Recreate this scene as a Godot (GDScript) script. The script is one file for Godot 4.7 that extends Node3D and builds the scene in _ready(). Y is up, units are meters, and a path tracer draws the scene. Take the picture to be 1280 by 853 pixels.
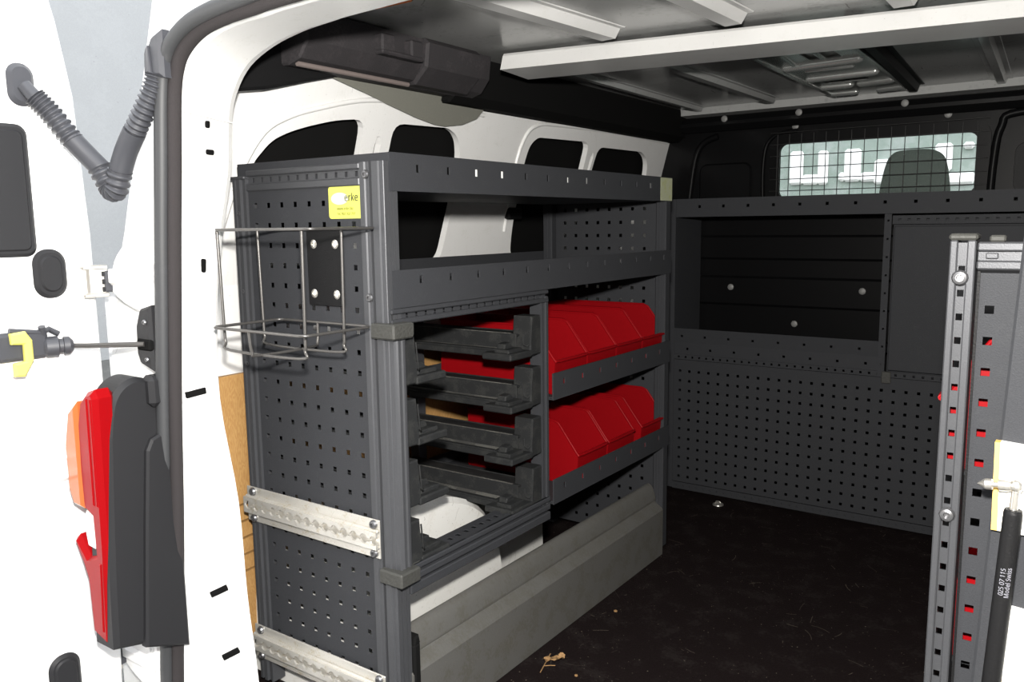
extends Node3D

# ---------------------------------------------------------------- names, things, parts
var taken := {}
var M := {}

func numbered(parent: Node, called: String) -> String:
	var key := str(parent.get_instance_id()) + "/" + called
	var n: int = taken.get(key, -1) + 1
	taken[key] = n
	return called if n == 0 else "%s_%03d" % [called, n]

func tag(o: Node, label: String, category := "", group := "", kind := ""):
	if label != "": o.set_meta("label", label)
	if category != "": o.set_meta("category", category)
	if group != "": o.set_meta("group", group)
	if kind != "": o.set_meta("kind", kind)
	return o

func thing(called: String, at: Vector3, label: String, category: String, group := "", kind := "") -> Node3D:
	var o := Node3D.new()
	o.name = numbered(self, called)
	add_child(o, true)
	o.position = at
	tag(o, label, category, group, kind)
	return o

# commits a builder as one mesh; shapes are given in world coordinates, the part is moved back by its thing's base
func obj(called: String, st: SurfaceTool, m: Material, parent: Node = self) -> MeshInstance3D:
	var o := MeshInstance3D.new()
	o.mesh = st.commit()
	o.material_override = m
	o.name = numbered(parent, called)
	parent.add_child(o, true)
	if parent is MeshInstance3D: pass
	elif parent != self: o.position = -(parent as Node3D).position
	return o

# ---------------------------------------------------------------- shape helpers
func S() -> SurfaceTool:
	var st := SurfaceTool.new()
	st.begin(Mesh.PRIMITIVE_TRIANGLES)
	return st

func tri(st: SurfaceTool, a: Vector3, b: Vector3, c: Vector3, out: Vector3):
	var n := (b - a).cross(c - a)
	if n.length_squared() < 1e-18: return
	n = n.normalized()
	if n.dot(out) > 0.0:
		var t := b
		b = c
		c = t
	else: n = -n
	for p in [a, b, c]:
		st.set_normal(n)
		st.add_vertex(p)

func quad(st: SurfaceTool, a: Vector3, b: Vector3, c: Vector3, d: Vector3, out: Vector3):
	tri(st, a, b, c, out)
	tri(st, a, c, d, out)

func tri_n(st: SurfaceTool, p: Array, n: Array):
	var f: Vector3 = (p[1] - p[0]).cross(p[2] - p[0])
	if f.length_squared() < 1e-18: return
	var order := [0, 2, 1] if f.dot(n[0] + n[1] + n[2]) > 0.0 else [0, 1, 2]
	for k in order:
		st.set_normal(n[k])
		st.add_vertex(p[k])

# chamfered box between two corners, under a transform
func box(st: SurfaceTool, lo: Vector3, hi: Vector3, bev := 0.0, xf := Transform3D.IDENTITY):
	var c := (lo + hi) * 0.5
	var h := (hi - lo).abs() * 0.5
	var b: float = min(bev, min(h.x, min(h.y, h.z)) * 0.95)
	var P := func(sx, sy, sz, ax):
		var q := Vector3(h.x * sx, h.y * sy, h.z * sz)
		if ax != 0: q.x -= b * sx
		if ax != 1: q.y -= b * sy
		if ax != 2: q.z -= b * sz
		return xf * (c + q)
	var B := xf.basis
	for ax in 3:
		for s in [-1.0, 1.0]:
			var v := []
			for q in [[-1, -1], [1, -1], [1, 1], [-1, 1]]:
				var e := [0.0, 0.0, 0.0]
				e[ax] = s
				e[(ax + 1) % 3] = q[0]
				e[(ax + 2) % 3] = q[1]
				v.append(P.call(e[0], e[1], e[2], ax))
			var o := Vector3.ZERO
			o[ax] = s
			quad(st, v[0], v[1], v[2], v[3], B * o)
	if b <= 0.0: return
	for ax in 3:
		var a1 := (ax + 1) % 3
		var a2 := (ax + 2) % 3
		for s in [-1.0, 1.0]:
			for t in [-1.0, 1.0]:
				var v := []
				for w in [[-1.0, a1], [1.0, a1], [1.0, a2], [-1.0, a2]]:
					var e := [0.0, 0.0, 0.0]
					e[a1] = s
					e[a2] = t
					e[ax] = w[0]
					v.append(P.call(e[0], e[1], e[2], w[1]))
				var o := Vector3.ZERO
				o[a1] = s
				o[a2] = t
				quad(st, v[0], v[1], v[2], v[3], B * o)
	for sx in [-1.0, 1.0]:
		for sy in [-1.0, 1.0]:
			for sz in [-1.0, 1.0]:
				tri(st, P.call(sx, sy, sz, 0), P.call(sx, sy, sz, 1), P.call(sx, sy, sz, 2), B * Vector3(sx, sy, sz))

# a polygon extruded along local z from 0 to depth; chamfer shrinks both ends
func extrude(st: SurfaceTool, poly: PackedVector2Array, xf: Transform3D, depth: float, bev := 0.0):
	var n := poly.size()
	var area := 0.0
	for i in n: area += poly[i].cross(poly[(i + 1) % n])
	var ccw := area > 0.0
	var B := xf.basis
	var sgn := signf(depth)
	var inner := poly
	if bev > 0.0:
		inner = PackedVector2Array()
		for i in n:
			var e0 := (poly[i] - poly[(i + n - 1) % n]).normalized()
			var e1 := (poly[(i + 1) % n] - poly[i]).normalized()
			var n0 := Vector2(-e0.y, e0.x)
			var n1 := Vector2(-e1.y, e1.x)
			var d := (n0 + n1) / maxf(1.0 + n0.dot(n1), 0.35)
			inner.append(poly[i] + d * (bev if ccw else -bev))
	var idx := Geometry2D.triangulate_polygon(inner)
	for k in range(0, idx.size(), 3):
		var a := inner[idx[k]]
		var b := inner[idx[k + 1]]
		var c := inner[idx[k + 2]]
		tri(st, xf * Vector3(a.x, a.y, 0), xf * Vector3(b.x, b.y, 0), xf * Vector3(c.x, c.y, 0), B.z * -sgn)
		tri(st, xf * Vector3(a.x, a.y, depth), xf * Vector3(b.x, b.y, depth), xf * Vector3(c.x, c.y, depth), B.z * sgn)
	for i in n:
		var j := (i + 1) % n
		var e := poly[j] - poly[i]
		var o2 := Vector2(e.y, -e.x) * (1.0 if ccw else -1.0)
		var out := B * Vector3(o2.x, o2.y, 0)
		var z0 := bev * sgn
		var z1 := depth - bev * sgn
		quad(st, xf * Vector3(poly[i].x, poly[i].y, z0), xf * Vector3(poly[j].x, poly[j].y, z0), xf * Vector3(poly[j].x, poly[j].y, z1), xf * Vector3(poly[i].x, poly[i].y, z1), out)
		if bev > 0.0:
			quad(st, xf * Vector3(poly[i].x, poly[i].y, z0), xf * Vector3(poly[j].x, poly[j].y, z0), xf * Vector3(inner[j].x, inner[j].y, 0), xf * Vector3(inner[i].x, inner[i].y, 0), out - B.z * sgn * out.length())
			quad(st, xf * Vector3(poly[i].x, poly[i].y, z1), xf * Vector3(poly[j].x, poly[j].y, z1), xf * Vector3(inner[j].x, inner[j].y, depth), xf * Vector3(inner[i].x, inner[i].y, depth), out + B.z * sgn * out.length())

func center(p: PackedVector2Array) -> Vector2:
	var lo := p[0]
	var hi := p[0]
	for q in p:
		lo = lo.min(q)
		hi = hi.max(q)
	return (lo + hi) * 0.5

# an extruded outline with holes: cut into strips through the hole centres, so that no piece has a hole
func plate(st: SurfaceTool, outer: PackedVector2Array, holes: Array, xf: Transform3D, t: float):
	var cuts := []
	for h in holes: cuts.append(center(h).x)
	cuts.sort()
	var edges := [-99.0]
	for c in cuts:
		if c - edges[-1] > 1e-4: edges.append(c)
	edges.append(99.0)
	var B := xf.basis
	for k in edges.size() - 1:
		var x0: float = edges[k]
		var x1: float = edges[k + 1]
		var strip := PackedVector2Array([Vector2(x0, -99), Vector2(x1, -99), Vector2(x1, 99), Vector2(x0, 99)])
		var pieces: Array = Geometry2D.intersect_polygons(outer, strip)
		for h in holes:
			var next := []
			for p in pieces: next.append_array(Geometry2D.clip_polygons(p, h))
			pieces = next
		for p: PackedVector2Array in pieces:
			var idx := Geometry2D.triangulate_polygon(p)
			for i in range(0, idx.size(), 3):
				for z in [0.0, t]:
					tri(st, xf * Vector3(p[idx[i]].x, p[idx[i]].y, z), xf * Vector3(p[idx[i + 1]].x, p[idx[i + 1]].y, z), xf * Vector3(p[idx[i + 2]].x, p[idx[i + 2]].y, z), B.z * (-1.0 if z == 0.0 else 1.0) * signf(t))
			var ccw := not Geometry2D.is_polygon_clockwise(p)
			for i in p.size():
				var a := p[i]
				var b := p[(i + 1) % p.size()]
				if absf(a.x - b.x) < 1e-5 and (absf(a.x - x0) < 1e-4 or absf(a.x - x1) < 1e-4): continue
				var o := Vector2(b.y - a.y, a.x - b.x) * (1.0 if ccw else -1.0)
				quad(st, xf * Vector3(a.x, a.y, 0), xf * Vector3(b.x, b.y, 0), xf * Vector3(b.x, b.y, t), xf * Vector3(a.x, a.y, t), B * Vector3(o.x, o.y, 0))

# a sheet with a grid of rectangular holes: front at local z = 0, back at -t
func perf(st: SurfaceTool, xf: Transform3D, w: float, h: float, t: float, xs: Array, ys: Array, hx: float, hy: float):
	var cx := [0.0]
	for x in xs:
		cx.append(x - hx)
		cx.append(x + hx)
	cx.append(w)
	var cy := [0.0]
	for y in ys:
		cy.append(y - hy)
		cy.append(y + hy)
	cy.append(h)
	var B := xf.basis
	var Q := func(x, y, z): return xf * Vector3(x, y, z)
	for i in cx.size() - 1:
		for j in cy.size() - 1:
			var x0: float = cx[i]
			var x1: float = cx[i + 1]
			var y0: float = cy[j]
			var y1: float = cy[j + 1]
			if i % 2 == 1 and j % 2 == 1:
				quad(st, Q.call(x0, y0, 0), Q.call(x1, y0, 0), Q.call(x1, y0, -t), Q.call(x0, y0, -t), B.y)
				quad(st, Q.call(x0, y1, 0), Q.call(x1, y1, 0), Q.call(x1, y1, -t), Q.call(x0, y1, -t), -B.y)
				quad(st, Q.call(x0, y0, 0), Q.call(x0, y1, 0), Q.call(x0, y1, -t), Q.call(x0, y0, -t), B.x)
				quad(st, Q.call(x1, y0, 0), Q.call(x1, y1, 0), Q.call(x1, y1, -t), Q.call(x1, y0, -t), -B.x)
				continue
			quad(st, Q.call(x0, y0, 0), Q.call(x1, y0, 0), Q.call(x1, y1, 0), Q.call(x0, y1, 0), B.z)
			quad(st, Q.call(x0, y0, -t), Q.call(x1, y0, -t), Q.call(x1, y1, -t), Q.call(x0, y1, -t), -B.z)
	quad(st, Q.call(0, 0, 0), Q.call(w, 0, 0), Q.call(w, 0, -t), Q.call(0, 0, -t), -B.y)
	quad(st, Q.call(0, h, 0), Q.call(w, h, 0), Q.call(w, h, -t), Q.call(0, h, -t), B.y)
	quad(st, Q.call(0, 0, 0), Q.call(0, h, 0), Q.call(0, h, -t), Q.call(0, 0, -t), -B.x)
	quad(st, Q.call(w, 0, 0), Q.call(w, h, 0), Q.call(w, h, -t), Q.call(w, 0, -t), B.x)

func steps(from: float, step: float, n: int) -> Array:
	var a := []
	for i in n: a.append(from + step * i)
	return a

# tube along points; r may be a number or one radius per point
func tube(st: SurfaceTool, pts: Array, r, n := 8, caps := true):
	var m := pts.size()
	var up := Vector3.UP
	var rings := []
	var last := Vector3.ZERO
	for i in m:
		var d: Vector3 = (pts[min(i + 1, m - 1)] - pts[max(i - 1, 0)]).normalized()
		if i == 0:
			if absf(d.dot(up)) > 0.9: up = Vector3.RIGHT
			up = (up - d * up.dot(d)).normalized()
		else:
			var ax := last.cross(d)
			if ax.length() > 1e-6: up = up.rotated(ax.normalized(), last.angle_to(d))
			up = (up - d * up.dot(d)).normalized()
		last = d
		var side := d.cross(up)
		var rad: float = r[i] if r is Array else r
		var tilt := 0.0
		if r is Array and m > 2: tilt = (r[min(i + 1, m - 1)] - r[max(i - 1, 0)]) / maxf((pts[min(i + 1, m - 1)] - pts[max(i - 1, 0)]).length(), 1e-5)
		var ring := []
		for k in n:
			var a := TAU * k / n
			var o := up * cos(a) + side * sin(a)
			ring.append([pts[i] + o * rad, (o - d * tilt).normalized()])
		rings.append([ring, d])
	for i in m - 1:
		var A: Array = rings[i][0]
		var Bq: Array = rings[i + 1][0]
		for k in n:
			var l := (k + 1) % n
			tri_n(st, [A[k][0], A[l][0], Bq[l][0]], [A[k][1], A[l][1], Bq[l][1]])
			tri_n(st, [A[k][0], Bq[l][0], Bq[k][0]], [A[k][1], Bq[l][1], Bq[k][1]])
	if caps:
		for e in [0, m - 1]:
			var ring: Array = rings[e][0]
			var o: Vector3 = rings[e][1] * (-1.0 if e == 0 else 1.0)
			for k in range(1, n - 1): tri(st, ring[0][0], ring[k][0], ring[k + 1][0], o)

# profile of (radius, height) turned about local y
func lathe(st: SurfaceTool, prof: Array, xf: Transform3D, n := 14):
	for i in prof.size() - 1:
		var p: Vector2 = prof[i]
		var q: Vector2 = prof[i + 1]
		var e := q - p
		var nn := Vector2(e.y, -e.x).normalized()
		for k in n:
			var a := TAU * k / n
			var b := TAU * (k + 1) / n
			var ca := Vector3(cos(a), 0, sin(a))
			var cb := Vector3(cos(b), 0, sin(b))
			var Y := Vector3.UP
			var na := xf.basis * (ca * nn.x + Y * nn.y)
			var nb := xf.basis * (cb * nn.x + Y * nn.y)
			var v := [xf * (ca * p.x + Y * p.y), xf * (cb * p.x + Y * p.y), xf * (cb * q.x + Y * q.y), xf * (ca * q.x + Y * q.y)]
			tri_n(st, [v[0], v[1], v[2]], [na, nb, nb])
			tri_n(st, [v[0], v[2], v[3]], [na, nb, na])

# smooth surface over a grid of points
func sheet(st: SurfaceTool, g: Array):
	var R := g.size()
	var C: int = g[0].size()
	var nr := []
	for i in R:
		var row := []
		for j in C:
			var du: Vector3 = g[min(i + 1, R - 1)][j] - g[max(i - 1, 0)][j]
			var dv: Vector3 = g[i][min(j + 1, C - 1)] - g[i][max(j - 1, 0)]
			row.append(du.cross(dv).normalized())
		nr.append(row)
	for i in R - 1:
		for j in C - 1:
			tri_n(st, [g[i][j], g[i + 1][j], g[i + 1][j + 1]], [nr[i][j], nr[i + 1][j], nr[i + 1][j + 1]])
			tri_n(st, [g[i][j], g[i + 1][j + 1], g[i][j + 1]], [nr[i][j], nr[i + 1][j + 1], nr[i][j + 1]])

func curve(pts: Array, sub: int) -> Array:
	var out := []
	var m := pts.size()
	for i in m - 1:
		var a = pts[max(i - 1, 0)]
		var b = pts[i]
		var c = pts[i + 1]
		var d = pts[min(i + 2, m - 1)]
		for s in sub: out.append(b.cubic_interpolate(c, a, d, float(s) / sub))
	out.append(pts[m - 1])
	return out

func rrect(x0: float, y0: float, x1: float, y1: float, r: float, n := 5) -> PackedVector2Array:
	var p := PackedVector2Array()
	var cs := [[x1 - r, y0 + r, -PI / 2], [x1 - r, y1 - r, 0.0], [x0 + r, y1 - r, PI / 2], [x0 + r, y0 + r, PI]]
	for c in cs:
		for k in n + 1:
			var a: float = c[2] + PI / 2 * k / n
			p.append(Vector2(c[0] + r * cos(a), c[1] + r * sin(a)))
	return p

func circle(c: Vector2, r: float, n := 12) -> PackedVector2Array:
	var p := PackedVector2Array()
	for k in n: p.append(c + Vector2.from_angle(TAU * (k + 0.5) / n) * r)
	return p

func rounded(p: PackedVector2Array, r: float) -> PackedVector2Array:
	var out := PackedVector2Array()
	var n := p.size()
	for i in n:
		var a := p[(i + n - 1) % n] - p[i]
		var b := p[(i + 1) % n] - p[i]
		var d: float = min(r, min(a.length(), b.length()) * 0.45)
		var p0 := p[i] + a.normalized() * d
		var p1 := p[i] + b.normalized() * d
		for k in 5:
			var t := k / 4.0
			out.append(p0.lerp(p[i], t).lerp(p[i].lerp(p1, t), t))
	return out

func V2(a: Array) -> PackedVector2Array:
	var p := PackedVector2Array()
	for i in range(0, a.size(), 2): p.append(Vector2(a[i], a[i + 1]))
	return p

func T(x: Vector3, y: Vector3, z: Vector3, o: Vector3) -> Transform3D: return Transform3D(Basis(x, y, z), o)
# local x along world X, y up, front towards +Z
func faceZ(o: Vector3) -> Transform3D: return Transform3D(Basis.IDENTITY, o)
# local x along -Z (into the van), y up, front towards +X
func faceX(o: Vector3) -> Transform3D: return T(Vector3(0, 0, -1), Vector3.UP, Vector3.RIGHT, o)
# turns local y into d
func along(d: Vector3, o: Vector3) -> Transform3D:
	d = d.normalized()
	var x := d.cross(Vector3.UP if absf(d.y) < 0.9 else Vector3.RIGHT).normalized()
	return T(x, d, x.cross(d), o)

func bolt(parent: Node, pos: Vector3, d: Vector3, r := 0.0085, called := "bolt"):
	var st := S()
	var h := r * 0.75
	lathe(st, [Vector2(r * 0.9, -0.004), Vector2(r, 0), Vector2(r, h * 0.35), Vector2(r * 0.8, h * 0.85), Vector2(r * 0.5, h), Vector2(r * 0.42, h), Vector2(r * 0.36, h * 0.2), Vector2(0, h * 0.2)], along(d, pos), 12)
	return obj(called, st, M.bolt, parent)

# ---------------------------------------------------------------- materials
func noise_image(size: int, noise_seed: int, freq: float, oct := 4, type := FastNoiseLite.TYPE_SIMPLEX_SMOOTH) -> Image:
	var n := FastNoiseLite.new()
	n.seed = noise_seed
	n.frequency = freq
	n.noise_type = type
	n.fractal_octaves = oct
	return n.get_seamless_image(size, size)

# a texture whose colour runs between stops along noise: base grain, then blotches above a threshold, then specks and scratches
func grime(size: int, noise_seed: int, base: Color, vary: float, blot: Color, level: float, amount: float, specks: int, speck: Color, scratches := 0) -> ImageTexture:
	var a := noise_image(size, noise_seed, 0.35, 3)
	var b := noise_image(size, noise_seed + 7, 0.012, 5)
	var c := noise_image(size, noise_seed + 13, 0.09, 4)
	var im := Image.create(size, size, false, Image.FORMAT_RGB8)
	for y in size:
		for x in size:
			var g := 1.0 + (a.get_pixel(x, y).r - 0.5) * vary
			var k := clampf((b.get_pixel(x, y).r * 0.6 + c.get_pixel(x, y).r * 0.4 - level) / 0.16, 0.0, 1.0) * amount
			var col := base.lerp(blot, k)
			im.set_pixel(x, y, Color(clampf(col.r * g, 0, 1), clampf(col.g * g, 0, 1), clampf(col.b * g, 0, 1)))
	var rng := RandomNumberGenerator.new()
	rng.seed = noise_seed * 31 + 5
	for i in specks:
		var x := rng.randi_range(0, size - 3)
		var y := rng.randi_range(0, size - 3)
		var col := im.get_pixel(x, y).lerp(speck, rng.randf_range(0.3, 1.0))
		im.set_pixel(x, y, col)
		if rng.randf() < 0.35: im.set_pixel(x + 1, y, col)
		if rng.randf() < 0.25: im.set_pixel(x, y + 1, col)
	for i in scratches:
		var p := Vector2(rng.randf() * size, rng.randf() * size)
		var d := Vector2.from_angle(rng.randf() * TAU)
		var bend := rng.randf_range(-0.02, 0.02)
		var str_ := rng.randf_range(0.15, 0.6)
		for k in rng.randi_range(6, 46):
			var px := posmod(int(p.x), size)
			var py := posmod(int(p.y), size)
			im.set_pixel(px, py, im.get_pixel(px, py).lerp(speck, str_))
			p += d
			d = d.rotated(bend)
	im.generate_mipmaps()
	return ImageTexture.create_from_image(im)

func mat(color: Color, rough: float, metal := 0.0, tex: Texture2D = null, scale := 3.0, bump: Texture2D = null, bump_scale := 0.3) -> StandardMaterial3D:
	var m := StandardMaterial3D.new()
	m.albedo_color = color
	m.roughness = rough
	m.metallic = metal
	m.cull_mode = BaseMaterial3D.CULL_DISABLED
	m.uv1_triplanar = true
	m.uv1_world_triplanar = true
	m.uv1_scale = Vector3.ONE * scale
	if tex: m.albedo_texture = tex
	if bump:
		m.normal_enabled = true
		m.normal_texture = bump
		m.normal_scale = bump_scale
	return m

func bump_tex(size: int, noise_seed: int, freq: float, strength: float) -> ImageTexture:
	var im := noise_image(size, noise_seed, freq, 3)
	im.convert(Image.FORMAT_RGBA8)
	im.bump_map_to_normal_map(strength)
	im.generate_mipmaps()
	return ImageTexture.create_from_image(im)

func make_materials():
	var fine := bump_tex(512, 3, 0.45, 2.0)
	var lumpy := bump_tex(256, 9, 0.12, 2.0)
	var w := Color.WHITE
	var t_coat := grime(512, 11, Color(0.94, 0.94, 0.94), 0.12, Color(1, 1, 0.99), 0.62, 0.5, 220, Color(1, 1, 1), 26)
	M.coat = mat(Color8(57, 58, 61), 0.52, 0.0, t_coat, 2.4, fine, 0.22)
	M.post = mat(Color8(76, 77, 80), 0.42, 0.3, t_coat, 3.0, fine, 0.12)
	M.runner = mat(Color8(50, 51, 52), 0.6, 0.0, grime(512, 21, Color(0.8, 0.8, 0.8), 0.2, Color(1, 0.99, 0.96), 0.5, 0.8, 900, Color(1, 1, 1), 60), 4.0, fine, 0.3)
	M.dust = mat(Color8(104, 103, 99), 0.95, 0.0, grime(256, 23, Color(0.7, 0.7, 0.7), 0.4, Color(1, 1, 0.98), 0.45, 0.9, 500, Color(0.4, 0.4, 0.4), 20), 5.0)
	M.cap = mat(Color8(56, 56, 53), 0.7, 0.0, t_coat, 4.0, lumpy, 0.4)
	M.bolt = mat(Color8(120, 120, 122), 0.35, 0.8)
	M.rivet = mat(Color8(120, 120, 119), 0.55, 0.2)
	M.zinc = mat(Color8(215, 212, 205), 0.3, 0.85)
	M.alu = mat(Color8(215, 212, 205), 0.36, 0.6, grime(512, 31, Color(0.96, 0.96, 0.96), 0.1, Color(0.86, 0.82, 0.74), 0.6, 0.7, 500, Color(0.6, 0.56, 0.5), 30), 4.0)
	M.kick = mat(Color8(138, 137, 133), 0.45, 0.45, grime(512, 41, Color(0.82, 0.82, 0.82), 0.1, Color(0.76, 0.75, 0.72), 0.5, 0.8, 500, Color(0.98, 0.96, 0.9), 50), 2.2, fine, 0.12)
	M.red = mat(Color8(132, 8, 15), 0.42, 0.0, grime(256, 51, Color(0.96, 0.96, 0.96), 0.04, Color(0.93, 0.92, 0.92), 0.56, 0.6, 70, Color(1, 1, 1), 10), 3.0)
	M.floor = mat(w, 0.62, 0.0, grime(1024, 61, Color8(27, 22, 22), 0.28, Color8(38, 34, 33), 0.55, 0.7, 900, Color8(170, 160, 140), 110), 0.9, fine, 0.25)
	var t_paint := grime(1024, 71, Color8(246, 246, 246), 0.01, Color8(238, 238, 236), 0.62, 0.8, 330, Color8(120, 116, 110), 24)
	M.paint = mat(Color8(236, 236, 235), 0.28, 0.0, t_paint, 1.3)
	M.arch = mat(Color8(225, 224, 221), 0.4, 0.0, grime(1024, 77, Color8(240, 240, 239), 0.03, Color8(228, 226, 222), 0.58, 0.6, 1300, Color8(70, 66, 60), 120), 1.1)
	M.door = mat(Color8(243, 243, 243), 0.3)
	M.wood = mat(w, 0.55, 0.0, wood_tex(), 1.0)
	M.rib = mat(Color8(204, 204, 203), 0.35, 0.0, t_paint, 1.6)
	M.roof = mat(Color8(166, 167, 166), 0.2, 0.1, grime(512, 81, Color(0.95, 0.95, 0.95), 0.04, Color(0.8, 0.8, 0.8), 0.6, 0.6, 160, Color(0.4, 0.38, 0.35), 20), 1.2)
	M.galv = mat(Color8(190, 192, 190), 0.25, 0.8)
	M.trim = mat(Color8(62, 60, 62), 0.6, 0.0, grime(512, 91, Color(0.85, 0.85, 0.85), 0.18, Color(1, 0.98, 0.98), 0.55, 0.7, 260, Color(1, 1, 1), 40), 2.2, fine, 0.4)
	M.edge_beige = mat(Color8(112, 102, 99), 0.6)
	M.shadow_grey = mat(Color8(120, 120, 112), 0.6, 0.0, t_coat, 2.0)  # shade tone of the plate under the roof trim
	M.black = mat(Color8(26, 26, 27), 0.5, 0.0, t_coat, 1.5, fine, 0.15)
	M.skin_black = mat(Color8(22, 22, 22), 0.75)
	M.bulk = mat(Color8(15, 15, 16), 0.38, 0.0, t_coat, 1.6)
	M.rubber = mat(Color8(60, 61, 63), 0.55, 0.0, grime(256, 95, Color(0.93, 0.93, 0.93), 0.1, Color(1, 1, 1), 0.6, 0.6, 60, Color(1, 1, 1), 4), 5.0)
	M.felt = mat(Color8(42, 38, 39), 0.9, 0.0, null, 3.0, fine, 0.6)
	M.plastic = mat(Color8(36, 36, 38), 0.55, 0.0, null, 6.0, fine, 0.35)
	M.hose = mat(Color8(58, 59, 64), 0.5, 0.0, null, 6.0, fine, 0.2)
	M.wire = mat(Color8(96, 94, 92), 0.32, 0.6, t_coat, 5.0)
	M.grid = mat(Color8(24, 24, 24), 0.5)
	M.yellow = mat(Color8(186, 188, 84), 0.5)
	M.tape = mat(Color8(172, 176, 148), 0.6, 0.0, grime(256, 97, Color(0.95, 0.95, 0.95), 0.1, Color(0.92, 0.92, 0.78), 0.55, 0.8, 60, Color(0.6, 0.6, 0.5), 8), 9.0)
	M.ink = mat(Color8(34, 38, 34), 0.6)
	M.ink_soft = mat(Color8(112, 116, 44), 0.6)
	M.white_print = mat(Color8(205, 207, 176), 0.55)
	M.silver_print = mat(Color8(126, 126, 134), 0.5)
	M.catch = mat(Color8(205, 198, 100), 0.45)
	M.lens_red = mat(Color8(132, 8, 13), 0.3)
	M.lens_red.metallic_specular = 0.25
	M.lens_amber = mat(Color8(168, 92, 50), 0.15)
	M.lens_clear = mat(Color8(232, 226, 222), 0.12)
	M.laminate = mat(Color8(244, 244, 240), 0.35)
	M.ply_edge = mat(Color8(206, 170, 92), 0.6)
	M.fabric = mat(Color8(30, 30, 31), 0.9, 0.0, null, 5.0, fine, 0.5)
	M.leaf = mat(Color8(140, 108, 70), 0.8)
	M.glass = mat(Color(0.9, 1.0, 0.96, 0.06), 0.02)
	M.glass.metallic_specular = 0.2
	M.glass.transparency = BaseMaterial3D.TRANSPARENCY_ALPHA
	M.facade = mat(Color8(250, 250, 248), 0.8)
	M.pane = mat(Color8(152, 163, 158), 0.5, 0.0, grime(256, 99, Color(0.9, 0.93, 0.91), 0.1, Color(1, 1, 1), 0.5, 0.9, 10, Color(1, 1, 1)), 0.3)
	M.concrete = mat(Color8(168, 169, 170), 0.9, 0.0, grime(512, 101, Color(0.97, 0.97, 0.97), 0.05, Color(1, 1, 1), 0.5, 0.5, 100, Color(0.8, 0.8, 0.8)), 0.25)
	M.brick = mat(Color8(96, 84, 76), 0.9)
	M.asphalt = mat(Color8(104, 104, 102), 0.9, 0.0, grime(512, 103, Color(0.85, 0.85, 0.85), 0.3, Color(1, 1, 1), 0.5, 0.6, 900, Color(0.5, 0.5, 0.5)), 0.6)

func dull():
	# matt textured powder coat, film-faced board and moulded plastic: a weak sheen
	for k in [["coat", 0.18], ["post", 0.3], ["bulk", 0.2], ["floor", 0.1], ["red", 0.25], ["runner", 0.2], ["skin_black", 0.1], ["black", 0.25], ["trim", 0.2], ["fabric", 0.1], ["plastic", 0.35]]:
		M[k[0]].metallic_specular = k[1]

func wood_tex() -> ImageTexture:
	var size := 1024
	var a := noise_image(size, 5, 0.012, 3)
	var b := noise_image(size, 6, 0.25, 3)
	var im := Image.create(size, size, false, Image.FORMAT_RGB8)
	for y in size:
		for x in size:
			var v := a.get_pixel(posmod(x * 4, size), y).r
			var f := b.get_pixel(posmod(x * 3, size), y / 6).r
			var ring := 0.5 + 0.5 * sin(v * 30.0)
			var col := Color8(178, 140, 88).lerp(Color8(156, 114, 66), ring * 0.6)
			im.set_pixel(x, y, col.lerp(Color8(132, 90, 48), clampf(f - 0.45, 0, 1) * 0.8))
	im.generate_mipmaps()
	return ImageTexture.create_from_image(im)

# ---------------------------------------------------------------- scene
func _ready():
	# camera, sky, flash, exposure
	var cam := Camera3D.new()
	cam.name = "camera"
	cam.fov = rad_to_deg(2.0 * atan(426.5 / 1031.588))
	cam.near = 0.02
	cam.basis = Basis(Vector3.UP, deg_to_rad(35.3067)) * Basis(Vector3.RIGHT, deg_to_rad(-8.0005)) * Basis(Vector3.BACK, deg_to_rad(-0.7304))
	cam.position = Vector3(0.989, 0.968, 1.0297)
	add_child(cam)
	cam.make_current()
	var env := Environment.new()
	env.background_mode = Environment.BG_SKY
	var sky := Sky.new()
	var psm := ProceduralSkyMaterial.new()
	psm.sky_top_color = Color(0.97, 0.985, 1.0)
	psm.sky_horizon_color = Color(0.97, 0.98, 1.0)
	psm.ground_horizon_color = Color(0.7, 0.7, 0.7)
	psm.ground_bottom_color = Color(0.6, 0.6, 0.6)
	sky.sky_material = psm
	env.sky = sky
	env.background_energy_multiplier = 3.8
	env.tonemap_mode = Environment.TONE_MAPPER_LINEAR
	env.tonemap_exposure = 1.0
	env.sdfgi_enabled = true
	env.ssao_enabled = true
	env.ssil_enabled = true
	var we := WorldEnvironment.new()
	we.name = "world_environment"
	we.environment = env
	add_child(we)
	var flash := OmniLight3D.new()          # the flash on top of the photographer's camera
	flash.name = "camera_flash"
	flash.position = cam.position + cam.basis * Vector3(0.0, 0.15, -0.02)
	flash.light_energy = 5.8
	flash.light_color = Color(1.0, 0.985, 0.96)
	flash.light_size = 0.03
	flash.omni_range = 12.0
	flash.omni_attenuation = 2.0
	flash.shadow_enabled = true
	add_child(flash)

	make_materials()
	dull()
	build_surroundings()
	build_shell()
	build_rear_frame()
	build_door()
	build_left_unit()
	build_bins()
	build_basket()
	build_front_unit()
	build_right_unit()
	build_small_things()

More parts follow.
